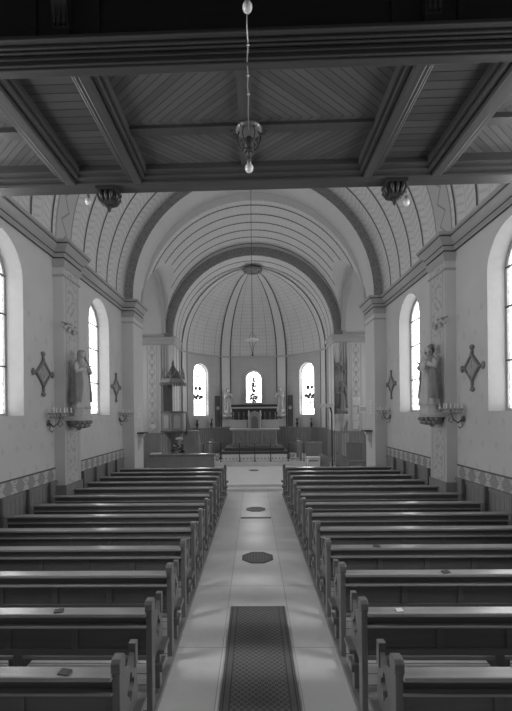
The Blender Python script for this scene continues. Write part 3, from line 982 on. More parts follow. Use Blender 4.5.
# ------------------------------------------------------------------ aisle: runner and floor grilles
bm = NEW(); L0, L1 = 1.2, 5.24; cx = .025
uvl = bm.loops.layers.uv.verify()
quv(bm, [(-.345, L0, .012), (.345, L0, .012), (.345, L1, .012), (-.345, L1, .012)], [(-.345, L0), (.345, L0), (.345, L1), (-.345, L1)])
for e in ((-.345, L0, .345, L0), (.345, L0, .345, L1), (.345, L1, -.345, L1), (-.345, L1, -.345, L0)):
    quv(bm, [(e[0], e[1], .0), (e[2], e[3], .0), (e[2], e[3], .012), (e[0], e[1], .012)], [(.33, 0)] * 4)
o = add_obj('carpet_runner', bm, M['carpet']); o.location = (cx, 0, .001)
tag(o, 'dark diamond-patterned runner lying along the middle of the aisle', 'carpet')
def octagon(x, y, r, z, label, ry=None):
    t = thing('floor_grille', label, 'floor grille', (x, y, z), 'octagonal floor grilles in the aisle')
    ry = ry or r
    pts = [(r * cos(pi / 8 + pi / 4 * i) / cos(pi / 8), ry * sin(pi / 8 + pi / 4 * i) / cos(pi / 8)) for i in range(8)]
    bm = NEW(); prism(bm, [(p[0] * .86, p[1] * .86) for p in pts], 0, .005, 'xy'); add_obj('grating', bm, M['grille'], t)
    bm = NEW(); ring_prism(bm, pts, [(p[0] * .85, p[1] * .85) for p in pts], 0, .008, 'xy'); add_obj('border', bm, M['iron'], t)
octagon(.035, 7.03, .265, .001, 'octagonal iron floor grille in the aisle, the nearer and larger one')
octagon(.02, 10.56, .245, .001, 'octagonal iron floor grille in the aisle, the farther one')
octagon(-.03, 16.5, .2, STEP + .001, 'small dark octagonal grille in the pale floor before the altar rail')
bm = B((-.36, .36, -.06, .06, 0, .006)); o = add_obj('floor_grating', bm, M['grille']); o.location = (.02, 9.7, .001)
tag(o, 'narrow dark iron grating set across the middle of the aisle', 'floor grating')

# ------------------------------------------------------------------ lamps
def bulb_parts(t, z, r, parent_len=.05):
    bm = NEW(); ball(bm, (0, 0, z), r, (1, 1, 1.08), 18, 12); add_obj('bulb', bm, M['bulb'], t, True)
    bm = NEW(); lathe(bm, [(r * .45, z + r * .9), (r * .5, z + r * 1.1), (r * .5, z + r * 1.9), (r * .3, z + r * 2.1)], 0, 0, 0, 12); add_obj('socket', bm, M['brass'], t, True)
t = thing('hanging_lamp', 'ornate metal lamp with one bare bulb under the gallery panel', 'lamp', (-.02, 3.57, 4.992), None)
bm = NEW(); lathe(bm, [(.13, 0), (.135, -.015), (.1, -.03), (.06, -.045), (.02, -.05)], 0, 0, 0, 18); add_obj('ceiling_rose', bm, M['bronze'], t, True)
bm = NEW()
for k in range(6):
    a = pi / 3 * k
    tube(bm, [(.10 * cos(a), .10 * sin(a), -.03), (.125 * cos(a), .125 * sin(a), -.10), (.10 * cos(a), .10 * sin(a), -.18), (.05 * cos(a), .05 * sin(a), -.235)], .007, 6)
    tube(bm, [(.10 * cos(a), .10 * sin(a), -.05), (.16 * cos(a), .16 * sin(a), -.06), (.19 * cos(a), .19 * sin(a), -.03), (.165 * cos(a), .165 * sin(a), -.012)], .006, 6)
bmesh.ops.create_icosphere(bm, subdivisions=1, radius=.03, matrix=Matrix.Translation((0, 0, -.24)))
lathe(bm, [(.055, -.225), (.06, -.235), (.05, -.245)], 0, 0, 0, 14)
add_obj('scroll_cage', bm, M['iron'], t, True)
bm = NEW(); lathe(bm, [(.03, -.09), (.055, -.12), (.05, -.19), (.02, -.22)], 0, 0, 0, 12); add_obj('gallery_cup', bm, M['iron'], t, True)
bm = NEW(); tube(bm, [(0, 0, -.24), (0, 0, -.34)], .006, 6); add_obj('stem', bm, M['iron'], t)
bulb_parts(t, -.40, .043); t.scale = (.86, .86, .86)
t = thing('globe_lamp', 'round glass bulb hanging nearest the camera at the top of the lamp wire', 'lamp', (-.015, 2.52, 5.62))
bm = NEW(); tube(bm, [(0, 0, 0), (0, 0, -.5)], .005, 6); add_obj('stem', bm, M['iron'], t)
bulb_parts(t, -.607, .031)
bm = NEW()
pts = [(-.015, 2.54, 5.08), (-.02, 2.62, 5.0), (-.014, 2.70, 4.94), (-.022, 2.79, 4.91), (-.017, 2.88, 4.885), (-.023, 2.98, 4.89), (-.017, 3.1, 4.925), (-.021, 3.3, 4.945), (-.02, 3.44, 4.945), (-.02, 3.5, 4.93)]
tube(bm, pts, .0042, 6)
for p in pts[2:8:2]: ball(bm, p, .010, (1, 1.4, 1), 8, 6)
o = add_obj('lamp_wire', bm, M['brass'], None, True); tag(o, 'thin kinked wire running under the gallery beam to the ornate lamp', 'wire')
for x, z, lb in ((-1.84, 4.90, 'bare bulb peeping out under the gallery front beside the left pendant'), (1.70, 4.80, 'bare bulb hanging below the gallery front beside the right pendant')):
    t = thing('pendant_bulb', lb, 'lamp', (x, 4.53 - GS * x, z))
    bm = NEW(); tube(bm, [(0, 0, .1), (0, 0, .3)], .005, 6); tube(bm, [(0, 0, .29), (0, -.06, .3)], .006, 6); add_obj('cord', bm, M['iron'], t)
    bulb_parts(t, 0.0, .037)
# sanctuary lamp on its long cord
t = thing('sanctuary_lamp', 'pale hanging sanctuary lamp on a long thin cord before the apse', 'lamp', (-.03, 13.4, 4.9))
bm = NEW(); tube(bm, [(0, 0, .22), (0, 0, 5.18)], .008, 6); add_obj('cord', bm, M['iron'], t)
bm = NEW(); lathe(bm, [(.02, -.06), (.12, -.05), (.20, -.01), (.215, .02), (.19, .035), (.1, .04), (.05, .07), (.02, .09)], 0, 0, 0, 20); add_obj('dish', bm, M['white'], t, True)
bm = NEW()
for k in range(3):
    a = 2 * pi * k / 3 + .5
    tube(bm, [(.19 * cos(a), .19 * sin(a), .03), (.01 * cos(a), .01 * sin(a), .24)], .005, 5)
    tube(bm, [(.12 * cos(a), .12 * sin(a), -.05), (.05 * cos(a), .05 * sin(a), -.25), (0, 0, -.5)], .007, 5)
ball(bm, (0, 0, -.5), .035)
add_obj('chain', bm, M['iron'], t)

# ------------------------------------------------------------------ statues
def figure(bm, h, pose, rnd, beard=False):
    """one continuous robed standing figure facing -y (later turned), height h, feet at z = 0"""
    k = h / 1.7
    secs = []   # z, rx, ry, cx, cy, fold
    prof = [(0, .27, .22, 0, 0, .16), (.08, .265, .215, 0, 0, .16), (.3, .235, .19, .01, 0, .14), (.55, .22, .175, .02, -.01, .12), (.8, .205, .165, .02, -.01, .09), (.95, .20, .16, .01, 0, .07), (1.1, .195, .15, 0, .01, .05), (1.25, .215, .145, 0, .01, .03), (1.36, .225, .13, 0, .01, .01), (1.42, .17, .11, 0, .01, 0), (1.455, .075, .075, 0, 0, 0), (1.50, .058, .062, 0, -.005, 0), (1.525, .06, .075, 0, -.015, 0), (1.56, .078, .098, 0, -.02, 0), (1.62, .087, .105, 0, -.015, 0), (1.68, .075, .09, 0, -.005, 0), (1.715, .04, .05, 0, 0, 0)]
    n = 36; rings = []
    for z, rx, ry, cx, cy, fo in prof:
        ring = []
        for i in range(n):
            a = 2 * pi * i / n
            m_ = 1 + 1.5 * fo * (.6 * sin(7 * a + rnd + z * 1.5) + .4 * sin(12 * a + 2 * rnd - z))
            ring.append(bm.verts.new(((cx + rx * cos(a) * m_) * k, (cy + ry * sin(a) * m_) * k, z * k)))
        rings.append(ring)
    for a, b in zip(rings, rings[1:]):
        for i in range(n): bm.faces.new((a[i], a[(i + 1) % n], b[(i + 1) % n], b[i]))
    bm.faces.new(rings[0][::-1]); bm.faces.new(rings[-1])
    # face: nose, brow, lips, ears
    ball(bm, (0, -.122 * k, 1.605 * k), .016 * k, (.8, 1.3, 1.6), 8, 6)
    for s in (-1, 1):
        ball(bm, (s * .032 * k, -.112 * k, 1.63 * k), .014 * k, (1.3, .6, .7), 8, 6)
        ball(bm, (s * .086 * k, -.01 * k, 1.61 * k), .022 * k, (.5, .8, 1.3), 8, 6)
    ball(bm, (0, -.113 * k, 1.565 * k), .018 * k, (1.4, .6, .5), 8, 6)
    # arms with wide sleeves and hands with fingers
    for s in (-1, 1):
        el, wr = pose[s]
        sh = (s * .2, .01, 1.34)
        md = tuple((a + b) / 2 for a, b in zip(el, wr))
        tube(bm, [tuple(c * k for c in p) for p in (sh, tuple((a + b) / 2 for a, b in zip(sh, el)), el, md, wr)], [.075 * k, .075 * k, .075 * k, .072 * k, .062 * k], 10)
        d = (Vector(wr) - Vector(el)).normalized()
        hb = Vector(wr) + d * .045
        tube(bm, [tuple(Vector(wr) * k), tuple((Vector(wr) + d * .05) * k), tuple((Vector(wr) + d * .10) * k)], [.028 * k, .034 * k, .03 * k], 8)
        side = d.cross(Vector((1, 0, 0))); 
        if side.length < .1: side = d.cross(Vector((0, 0, 1)))
        side.normalize()
        for q, ln in ((-1.5, .07), (-.5, .085), (.5, .08), (1.5, .06)):
            p0 = Vector(wr) + d * .095 + side * .014 * q
            p1 = p0 + d * ln * .55; p2 = p1 + d * ln * .4 + Vector((-s * .012, 0, 0))
            tube(bm, [tuple(p * k) for p in (p0, p1, p2)], [.009 * k, .0085 * k, .006 * k], 6)
        p0 = Vector(wr) + d * .03 + side * .028
        tube(bm, [tuple(p * k) for p in (p0, p0 + d * .035 + side * .02, p0 + d * .07 + side * .018)], [.011 * k, .01 * k, .007 * k], 6)
def mantle(bm, h, rnd, veil):
    """cloak (and veil) hanging from head or shoulders, open in front"""
    k = h / 1.7; n = 30
    prof = ([(1.74, .05, .06), (1.70, .10, .11), (1.62, .115, .13), (1.5, .12, .125), (1.42, .2, .14)] if veil else [(1.45, .10, .1), (1.41, .2, .14)]) + [(1.3, .262, .175), (1.1, .262, .19), (.8, .27, .2), (.5, .285, .215), (.2, .305, .23)]
    rows = []
    for z, rx, ry in prof:
        row = []
        for i in range(n + 1):
            open_ = radians(46 if z > 1.45 else 30 + 14 * (1.45 - z))
            a = -pi / 2 + open_ + (2 * pi - 2 * open_) * i / n
            f = 1 + (.13 * sin(9 * a + rnd + 2 * z) + .07 * sin(16 * a - z)) * min(1, max(0, 1.5 - z))
            row.append(bm.verts.new((rx * cos(a) * f * k, (ry * sin(a) * f + .005) * k, z * k)))
        rows.append(row)
    for a, b in zip(rows, rows[1:]):
        for i in range(n): bm.faces.new((a[i], a[i + 1], b[i + 1], b[i]))
    bmesh.ops.solidify(bm, geom=bm.faces[:], thickness=-.014)
def hair(bm, h, long_=True, beard=False):
    k = h / 1.7
    ball(bm, (0, .012 * k, 1.645 * k), .1 * k, (.98, 1.05, .85), 14, 10)
    for s in (-1, 1): tube(bm, [(s * .085 * k, .0, 1.64 * k), (s * .1 * k, .02 * k, 1.55 * k), (s * .095 * k, .03 * k, 1.45 * k)], [.03 * k, .035 * k, .02 * k], 8)
    tube(bm, [(0, .09 * k, 1.62 * k), (0, .1 * k, 1.5 * k), (0, .1 * k, 1.42 * k)], [.06 * k, .075 * k, .05 * k], 10)
    if beard: ball(bm, (0, -.085 * k, 1.525 * k), .055 * k, (.9, .7, 1.1), 10, 8)
PRAY = {-1: ((-.25, -.08, 1.08), (-.05, -.22, 1.2)), 1: ((.25, -.08, 1.08), (.05, -.22, 1.2))}
HEART = {-1: ((-.26, -.04, 1.08), (-.06, -.2, 1.18)), 1: ((.27, -.05, 1.1), (.2, -.3, 1.12))}
HOLD = {-1: ((-.26, -.06, 1.08), (-.1, -.24, 1.1)), 1: ((.26, -.02, 1.1), (.16, -.22, 1.22))}
def statue(loc, h, rz, label, pose, mat, veil=False, extras=None, group=None, halo=False, beard=False, ped=.03):
    t = thing('statue', label, 'statue', loc, group, rz)
    bm = NEW(); figure(bm, h, pose, random.random() * 6); add_obj('robed_figure', bm, M[mat], t, True)
    bm = NEW(); mantle(bm, h, random.random() * 6, veil); add_obj('cloak', bm, M[mat], t, True)
    if not veil:
        bm = NEW(); hair(bm, h, True, beard); add_obj('hair', bm, M['statue_hair'], t, True)
    k = h / 1.7
    bm = NEW(); lathe(bm, [(.27 * k, -ped), (.28 * k, -ped * .7), (.25 * k, -ped * .55), (.25 * k, .005)], 0, 0, 0, 8); add_obj('plinth', bm, M[mat], t)
    if halo:
        bm = NEW()
        lathe(bm, [(.1 * k, 0), (.155 * k, 0), (.155 * k, .012), (.1 * k, .012)], 0, .11 * k, 1.64 * k, 20, 'y'); add_obj('halo', bm, M['bronze'], t, True)
    if extras == 'child':
        bm = NEW(); c = (.10 * k, -.30 * k, 1.12 * k)
        ball(bm, (c[0], c[1], c[2] + .18 * k), .06 * k); ball(bm, c, .1 * k, (.8, .8, 1.4)); tube(bm, [(c[0], c[1], c[2] - .08 * k), (c[0] + .05 * k, c[1] - .06 * k, c[2] - .2 * k)], [.05 * k, .03 * k], 8)
        tube(bm, [(c[0] - .06 * k, c[1] - .03 * k, c[2] + .06 * k), (c[0] - .13 * k, c[1] - .1 * k, c[2] + .14 * k)], [.03 * k, .018 * k], 8)
        add_obj('held_child', bm, M[mat], t, True)
    if extras == 'lily':
        bm = NEW(); tube(bm, [(.18 * k, -.26 * k, .5 * k), (.19 * k, -.27 * k, 1.1 * k), (.2 * k, -.27 * k, 1.5 * k)], .012 * k, 6)
        for z in (1.3, 1.42, 1.52): ball(bm, (.2 * k + random.uniform(-.04, .04), -.27 * k, z * k), .045 * k, (1, 1, .8), 8, 6)
        add_obj('flower_staff', bm, M['statue_dark'], t, True)
    return t
def corbel(loc, r, label, rz=0.0, depth=None, mat='statue', group=None):
    """half-round carved bracket fixed to a wall on its +y side"""
    t = thing('statue_bracket', label, 'bracket', loc, group, rz)
    bm = NEW()
    for z0, z1, q in ((-.06, 0, 1.0), (-.1, -.06, .9)):
        pts = [(r * q, .0 + r), (r * q, 0)] + [(r * q * cos(a), -r * q * sin(a) * .9) for a in [pi * i / 12 for i in range(1, 12)]] + [(-r * q, 0), (-r * q, r)]
        prism(bm, pts, z0, z1, 'xy')
    add_obj('shelf', bm, M[mat], t)
    bm = NEW()
    lathe(bm, [(.03 * r, -1.12 * r), (.16 * r, -1.05 * r), (.2 * r, -.95 * r), (.5 * r, -.85 * r), (.74 * r, -.65 * r), (.86 * r, -.1)], 0, r * .1, 0, 14)
    add_obj('bowl', bm, M['statue_dark'], t, True)
    bm = NEW()
    for i in range(9):
        a = pi * i / 8
        ball(bm, (.84 * r * cos(a), r * .05 - .84 * r * sin(a), -.135), .036, (1, 1, 1.1), 8, 6)
    for i in range(7):
        a = pi * (i + .5) / 7
        tube(bm, [(.84 * r * cos(a), r * .1 - .84 * r * sin(a), -.19), (.72 * r * cos(a), r * .1 - .72 * r * sin(a), -.75 * r), (.4 * r * cos(a), r * .1 - .4 * r * sin(a), -.9 * r)], [.03, .045, .02], 6)
    add_obj('leaf_carving', bm, M['statue_dark'], t, True)
    return t
SZ = 2.56
YM = 8.74
corbel((-3.76, YM, 2.475), .28, 'carved bracket carrying the veiled statue on the left pilaster', pi / 2, group='statue brackets on the nave pilasters')
corbel((3.76, YM, 2.475), .28, 'carved bracket carrying the bearded statue on the right pilaster', -pi / 2, group='statue brackets on the nave pilasters')
statue((-3.72, YM, 2.62), 1.25, pi / 2 - .35, 'pale statue of a veiled figure with joined hands on the left pilaster', PRAY, 'statue', True, ped=.145)
statue((3.72, YM, 2.62), 1.25, -pi / 2 + .35, 'grey statue of a bearded robed figure on the right pilaster', HOLD, 'statue', False, 'child', None, True, True, ped=.145)
# small carved canopies above them
for s, nm in ((-1, 'left'), (1, 'right')):
    t = thing('wall_ornament', 'small carved garland fixed above the statue on the %s pilaster' % nm, 'carving', (s * 3.975, YM, 4.33), 'garlands above the statues')
    bm = NEW()
    for q in (-1, 1):
        tube(bm, [(0, 0, .09), (-s * .06, q * .10, .03), (-s * .07, q * .20, .07), (-s * .03, q * .30, .0), (-s * .05, q * .34, .06)], [.02, .028, .03, .024, .01], 8)
        ball(bm, (-s * .05, q * .12, -.03), .04, (1, 1, 1.4), 8, 6); ball(bm, (-s * .05, q * .24, .02), .035, (1, 1, 1.2), 8, 6)
    ball(bm, (-s * .05, 0, .06), .055, (1, 1, 1.2), 10, 8)
    add_obj('garland', bm, M['statue'], t, True)
    bm = NEW(); tube(bm, [(s * .0, -.36, .1), (-s * .03, 0, .12), (s * 0, .36, .1)], .012, 6); add_obj('rod', bm, M['bronze'], t, True)

# ------------------------------------------------------------------ stations of the cross (lozenges)
def station(s, y, z, label):
    t = thing('station_of_the_cross', label, 'wall plaque', (s * W, y, z), 'lozenge plaques on the nave walls')
    def loz(a, b, q):    # concave-sided lozenge outline
        pts = []
        C = [(0, b), (a, 0), (0, -b), (-a, 0)]
        for i in range(4):
            p, r = C[i], C[(i + 1) % 4]
            for k in range(5):
                f = k / 5; m_ = 1 - q * sin(pi * f)
                pts.append(((p[0] + (r[0] - p[0]) * f) * m_, (p[1] + (r[1] - p[1]) * f) * m_))
        return pts
    out, inn = loz(.30, .28, .03), loz(.235, .215, .03)
    x0, x1 = sorted((0, -s * .05))
    bm = NEW(); ring_prism(bm, out, inn, x0, x1, 'yz'); add_obj('frame', bm, M['station'], t)
    bm = NEW(); prism(bm, [(p[0] * 1.03, p[1] * 1.03) for p in inn], *sorted((0, -s * .025)), 'yz')
    for q in range(5):
        ball(bm, (-s * .028, random.uniform(-.09, .09), random.uniform(-.12, .1)), .035, (.5, 1, 1.9), 8, 6)
    add_obj('relief', bm, M['station_panel'], t)
    for dy, dz, st in ((0, .37, .09), (0, -.40, .11), (.35, 0, .05), (-.35, 0, .05)):
        bm = NEW()
        l = math.hypot(dy, dz); ey, ez = dy / l, dz / l
        tube(bm, [(-s * .025, ey * .25, ez * .27), (-s * .025, dy, dz)], [.03, .022], 8)
        for a in (-1, 0, 1):
            ball(bm, (-s * .025, dy + ey * .02 + (-ez) * a * .035, dz + ez * .02 + ey * a * .035), .036 + (.012 if a == 0 else 0), (.7, 1, 1), 10, 8)
        add_obj('finial', bm, M['station'], t, True)
station(-1, 8.02, 3.33, 'lozenge-shaped plaque on the left wall, between the near window and the pilaster')
station(1, 7.86, 3.33, 'lozenge-shaped plaque on the right wall, between the near window and the pilaster')
station(-1, 12.30, 3.33, 'lozenge-shaped plaque on the left wall, beyond the second window')
station(1, 12.45, 3.33, 'lozenge-shaped plaque on the right wall, beyond the second window')

# ------------------------------------------------------------------ branched candle sconces
def sconce(s, y, z, label, k=1.0):
    t = thing('candle_sconce', label, 'sconce', (s * W, y, z), 'branched sconces on the nave walls')
    X = lambda d: -s * d * k
    bm = NEW(); lathe(bm, [(.001, 0), (.07, .0), (.06, .025), (.02, .03)], 0, 0, -.12, 14, 'x')
    if s > 0:
        for v in bm.verts: v.co.x *= -1
    add_obj('wall_plate', bm, M['bronze'], t)
    bm = NEW()
    tube(bm, [(X(.02), 0, -.12), (X(.12), 0, -.2), (X(.22), 0, -.12), (X(.26), 0, 0), (X(.26), 0, .08)], [.016, .018, .016, .014, .014], 8)
    tube(bm, [(X(.06), 0, -.15), (X(.03), 0, -.26), (X(.08), 0, -.31), (X(.12), 0, -.27)], .011, 6)
    tube(bm, [(X(.2), 0, -.14), (X(.25), 0, -.2), (X(.31), 0, -.15), (X(.28), 0, -.09)], .010, 6)
    add_obj('scroll_arm', bm, M['bronze'], t, True)
    bm = NEW()
    spots = [(.26, 0)] + [(.26 + .2 * cos(a), .2 * sin(a)) for a in [2 * pi * i / 6 + .3 for i in range(6)]]
    for p in spots[1:]:
        tube(bm, [(X(.26), 0, .02), (X((.26 + p[0]) / 2), p[1] / 2, -.03), (X(p[0]), p[1], .02), (X(p[0]), p[1], .06)], .009, 6)
    tube(bm, [(X(p[0]), p[1], .0) for p in spots[1:] + spots[1:2]], .007, 6)
    add_obj('branches', bm, M['brass'], t, True)
    for p in spots:
        bm = NEW(); lathe(bm, [(.012, .05), (.032, .07), (.036, .085), (.02, .088)], X(p[0]), p[1], 0, 10); c = add_obj('candle_cup', bm, M['brass'], t, True)
        bm = NEW(); tube(bm, [(X(p[0]), p[1], .085), (X(p[0]), p[1], .19)], .011, 8); add_obj('candle', bm, M['candle'], c)
for s, nm in ((-1, 'left'), (1, 'right')):
    sconce(s, 8.22, 2.46, 'branched metal candle sconce on the %s wall beside the statue' % nm)
    sconce(s, 12.62, 2.46, 'branched metal candle sconce on the %s wall beside the arch pier' % nm, .85)

# ------------------------------------------------------------------ chancel furnishings
def PX(px, Y): return (px - 254) * Y / 407
def PZ(py, Y): return EYE - (py - 413) * Y / 407
# altar steps
bm = B((-1.75, 1.75, 19.05, 22.2, FZ, .50), (-1.6, 1.6, 19.4, 22.2, .5, .66), (-1.45, 1.45, 19.75, 22.2, .66, .81))
o = add_obj('altar_steps', bm, M['step_dark'], None, False, .012); tag(o, 'three dark steps in front of the altar', 'steps')
# altar
t = thing('altar', 'carved stone altar with a pale table top and four small columns', 'altar', (.02, 20.75, .81))
add_obj('table_top', B((-1.27, 1.27, -.45, .4, .83, .90), (-1.22, 1.22, -.41, .36, .80, .83)), M['stone_light'], t, False, .01)
bm = B((-1.1, 1.1, -.3, .35, .06, .80), (-1.16, 1.16, -.36, .38, 0, .07))
add_obj('base', bm, M['stone_mid'], t, False, .01)
for x in (-1.06, -.37, .37, 1.06):
    bm = NEW(); lathe(bm, [(.07, .07), (.075, .1), (.045, .13), (.042, .62), (.05, .66), (.08, .74), (.085, .80)], x, -.36, 0, 14); add_obj('column', bm, M['stone_mid'], t, True)
for a, b in ((-.97, -.46), (-.28, .28), (.46, .97)):
    bm = B((a, b, -.32, -.29, .13, .72)); c = (a + b) / 2
    for i in range(7):
        ball(bm, (a + (b - a) * (i + .5) / 7, -.32, random.uniform(.3, .5)), .06, (.6, .5, 2.4), 8, 6)
    add_obj('relief_panel', bm, M['stone_carved'], t)
for s in (-1, 1):
    bm = B(*[(*sorted((s * .36, s * 1.24)), .2, .5, .9, 1.30), (*sorted((s * .34, s * 1.27)), .17, .52, 1.29, 1.335)])
    add_obj('candle_shelf', bm, M['stone_light'], t, False, .008)
add_obj('reredos', B((-1.16, 1.16, .42, .55, .9, 1.92)), M['stone_dark'], t)
add_obj('cornice', B((-1.24, 1.24, .3, .6, 1.92, 2.0)), M['stone_light'], t, False, .01)
add_obj('crest', B((-1.2, 1.2, .36, .56, 2.0, 2.13)), M['stone_dark'], t)
t = thing('tabernacle', 'arched stone tabernacle in the middle of the altar', 'tabernacle', (.03, 20.78, 1.713))
def arch_pts(w, h, n=14):
    return [(-w, 0), (w, 0)] + [(w * cos(pi * i / n), h - w + w * sin(pi * i / n)) for i in range(n + 1)]
bm = NEW(); prism(bm, [(-.31, 0), (.31, 0), (.31, .74), (.2, .82), (0, .9), (-.2, .82), (-.31, .74)], -.16, .2, 'xz'); add_obj('housing', bm, M['stone_mid'], t, False, .008)
bm = NEW(); prism(bm, arch_pts(.16, .62), -.185, -.15, 'xz'); add_obj('door', bm, M['bronze'], t)
for s in (-1, 1):
    bm = NEW(); lathe(bm, [(.05, 0), (.055, .04), (.03, .07), (.03, .6), (.055, .66), (.06, .7), (.035, .74), (.05, .8), (.02, .92)], s * .29, -.16, 0, 12); add_obj('column', bm, M['stone_light'], t, True)
# candlesticks along the altar shelves
for i, x in enumerate((-1.05, -.78, -.52, .56, .82, 1.09)):
    t = thing('altar_candlestick', '%s altar candlestick counted from the left, standing on the altar shelf' % ORD[i].replace('front', 'first'), 'candlestick', (x, 20.98, 2.149), 'candlesticks on the altar shelves')
    bm = NEW(); lathe(bm, [(.05, 0), (.05, .015), (.02, .04), (.014, .08), (.024, .11), (.014, .14), (.012, .2), (.035, .22), (.03, .235)], 0, 0, 0, 12); add_obj('stand', bm, M['bronze'], t, True)
    bm = NEW(); tube(bm, [(0, 0, .23), (0, 0, .40)], .013, 8); add_obj('candle', bm, M['stone_mid'], t)
# statues each side of the altar on the apse strips
for s, nm, ps, ve in ((-1, 'left', HEART, False), (1, 'right', PRAY, True)):
    f = radians(64.5) if s > 0 else radians(115.5)
    x, y = 3.30 * cos(f), YS + 3.30 * sin(f)
    corbel((3.36 * cos(f), YS + 3.36 * sin(f), 2.42), .24, 'carved bracket under the small statue %s of the altar' % nm, f - pi / 2, group='statue brackets beside the altar')
    statue((x, y, 2.535), 1.32, f - pi / 2, 'small pale statue standing on a bracket to the %s of the altar' % nm, ps, 'statue', ve)
    # dark hanging with a medallion
    a0, a1 = (54.0, 59.0) if s > 0 else (121.0, 126.0)
    t = thing('wall_hanging', 'dark cloth strip with a pale medallion on the apse wall, %s of the altar' % nm, 'wall hanging', (0, YS, 0), 'dark hangings beside the altar')
    bm = NEW()
    for i in range(4):
        p0, p1 = radians(a0 + (a1 - a0) * i / 4), radians(a0 + (a1 - a0) * (i + 1) / 4)
        q = [((RA - d) * cos(p), (RA - d) * sin(p)) for d, p in ((.004, p0), (.03, p0), (.03, p1), (.004, p1))]
        prism(bm, q, 1.76, 3.45, 'xy')
    add_obj('cloth', bm, M['dark_wood'], t)
    p = radians((a0 + a1) / 2)
    bm = NEW(); lathe(bm, [(.11, 0), (.11, .02), (.085, .035), (.08, .02), (.0, .025)], 0, 0, 0, 18, 'y')
    bmesh.ops.rotate(bm, verts=bm.verts[:], cent=(0, 0, 0), matrix=Matrix.Rotation(p - pi / 2 + pi, 3, 'Z'))
    bmesh.ops.translate(bm, verts=bm.verts[:], vec=((RA - .03) * cos(p), (RA - .03) * sin(p), 2.78))
    add_obj('medallion', bm, M['statue'], t, True)
    # vases of flowers on the dado under the side window
    for j, X in enumerate((2.94, 2.29)):
        r = 3.44; Y = YS + sqrt(r * r - X * X)
        t = thing('flower_vase', 'dark vase of flowers under the %s apse window, %s the altar' % (nm, 'farther from' if j == 0 else 'nearer to'), 'vase', (s * X, Y, 1.74), 'vases under the apse windows')
        bm = NEW(); lathe(bm, [(.05, 0), (.06, .02), (.03, .06), (.07, .14), (.075, .2), (.045, .26), (.06, .29)], 0, 0, 0, 14); add_obj('vase', bm, M['stone_dark'], t, True)
        bm = NEW()
        for q in range(9):
            a = q * 2.4; rr = .03 + .06 * random.random()
            tube(bm, [(0, 0, .26), (rr * .5 * cos(a), rr * .5 * sin(a), .36), (rr * cos(a), rr * sin(a), .42 + .12 * random.random())], [.012, .016, .006], 5)
        add_obj('leaves', bm, M['leaf'], t)
        bm = NEW()
        for q in range(4):
            ball(bm, (random.uniform(-.07, .07), random.uniform(-.07, .03), random.uniform(.2, .5)), .035, (1, 1, .8), 8, 6)
        add_obj('blossoms', bm, M['flower'], t, True)

# communion rail with its lace cloth
t = thing('communion_rail', 'slender dark iron communion rail across the chancel step', 'rail', (0, 18.12, FZ))
bm = NEW()
for a, b in ((-2.3, -1.5), (1.5, 2.9)): tube(bm, [(a, 0, .82), (b, 0, .82)], .018, 8); tube(bm, [(a, 0, .1), (b, 0, .1)], .012, 6)
tube(bm, [(-1.5, 0, .82), (1.5, 0, .82)], .012, 8)
add_obj('handrail', bm, M['bronze'], t)
for x in (-2.28, -1.5, -.66, .02, .72, 1.5, 2.2, 2.88):
    bm = NEW(); lathe(bm, [(.05, 0), (.05, .02), (.02, .05), (.018, .4), (.03, .44), (.018, .48), (.018, .8), (.028, .82)], x, 0, 0, 10); add_obj('post', bm, M['iron'], t, True)
bm = NEW(); n = 60
for i in range(n):
    x0, x1 = -1.46 + 2.92 * i / n, -1.46 + 2.92 * (i + 1) / n
    f = lambda x: .05 + .012 * sin(x * 38)
    quv(bm, [(x0, f(x0), .0), (x1, f(x1), .0), (x1, .05, .3), (x0, .05, .3)], [(x0, 0), (x1, 0), (x1, 1), (x0, 1)])
    quv(bm, [(x0, .05, .3), (x1, .05, .3), (x1, .11, .3), (x0, .11, .3)], [(x0, 1), (x1, 1), (x1, 1), (x0, 1)])
    quv(bm, [(x0, .11, .3), (x1, .11, .3), (x1, .11, .0), (x0, .11, .0)], [(x0, 1), (x1, 1), (x1, 0), (x0, 0)])
o = add_obj('lace_cloth', bm, M['cloth']); o.location = (0, 18.16, FZ + .004); tag(o, 'white lace-edged cloth stretched low behind the communion rail', 'cloth')
for s, nm in ((-1, 'left'), (1, 'right')):
    t = thing('flower_pot', 'white flower pot at the %s end of the white lace cloth' % nm, 'flower pot', (s * 1.68, 18.3, FZ), 'flower pots by the communion rail')
    bm = NEW(); lathe(bm, [(.06, 0), (.085, .14), (.095, .15), (.09, .165), (.07, .16)], 0, 0, 0, 14); add_obj('pot', bm, M['white'], t, True)
    bm = NEW()
    for q in range(10): ball(bm, (random.uniform(-.09, .09), random.uniform(-.09, .09), random.uniform(.18, .3)), .045, (1, 1, .8), 8, 6)
    add_obj('flowers', bm, M['flower'], t, True)
    # low panelled stall front running along each side of the sanctuary
    t = thing('sanctuary_screen', 'low wooden panel along the %s side of the sanctuary' % nm, 'screen', (s * 2.08, 19.0, FZ), 'low panels beside the sanctuary')
    add_obj('panel', B((-.03, .03, -.75, .6, .08, .78)), M['stall'], t)
    add_obj('cap_rail', B((-.05, .05, -.78, .63, .78, .83)), M['stall'], t, False, .01)
    for y in (-.75, .6): add_obj('post', B((-.05, .05, y - .05, y + .05, 0, .9)), M['stall'], t, False, .01)

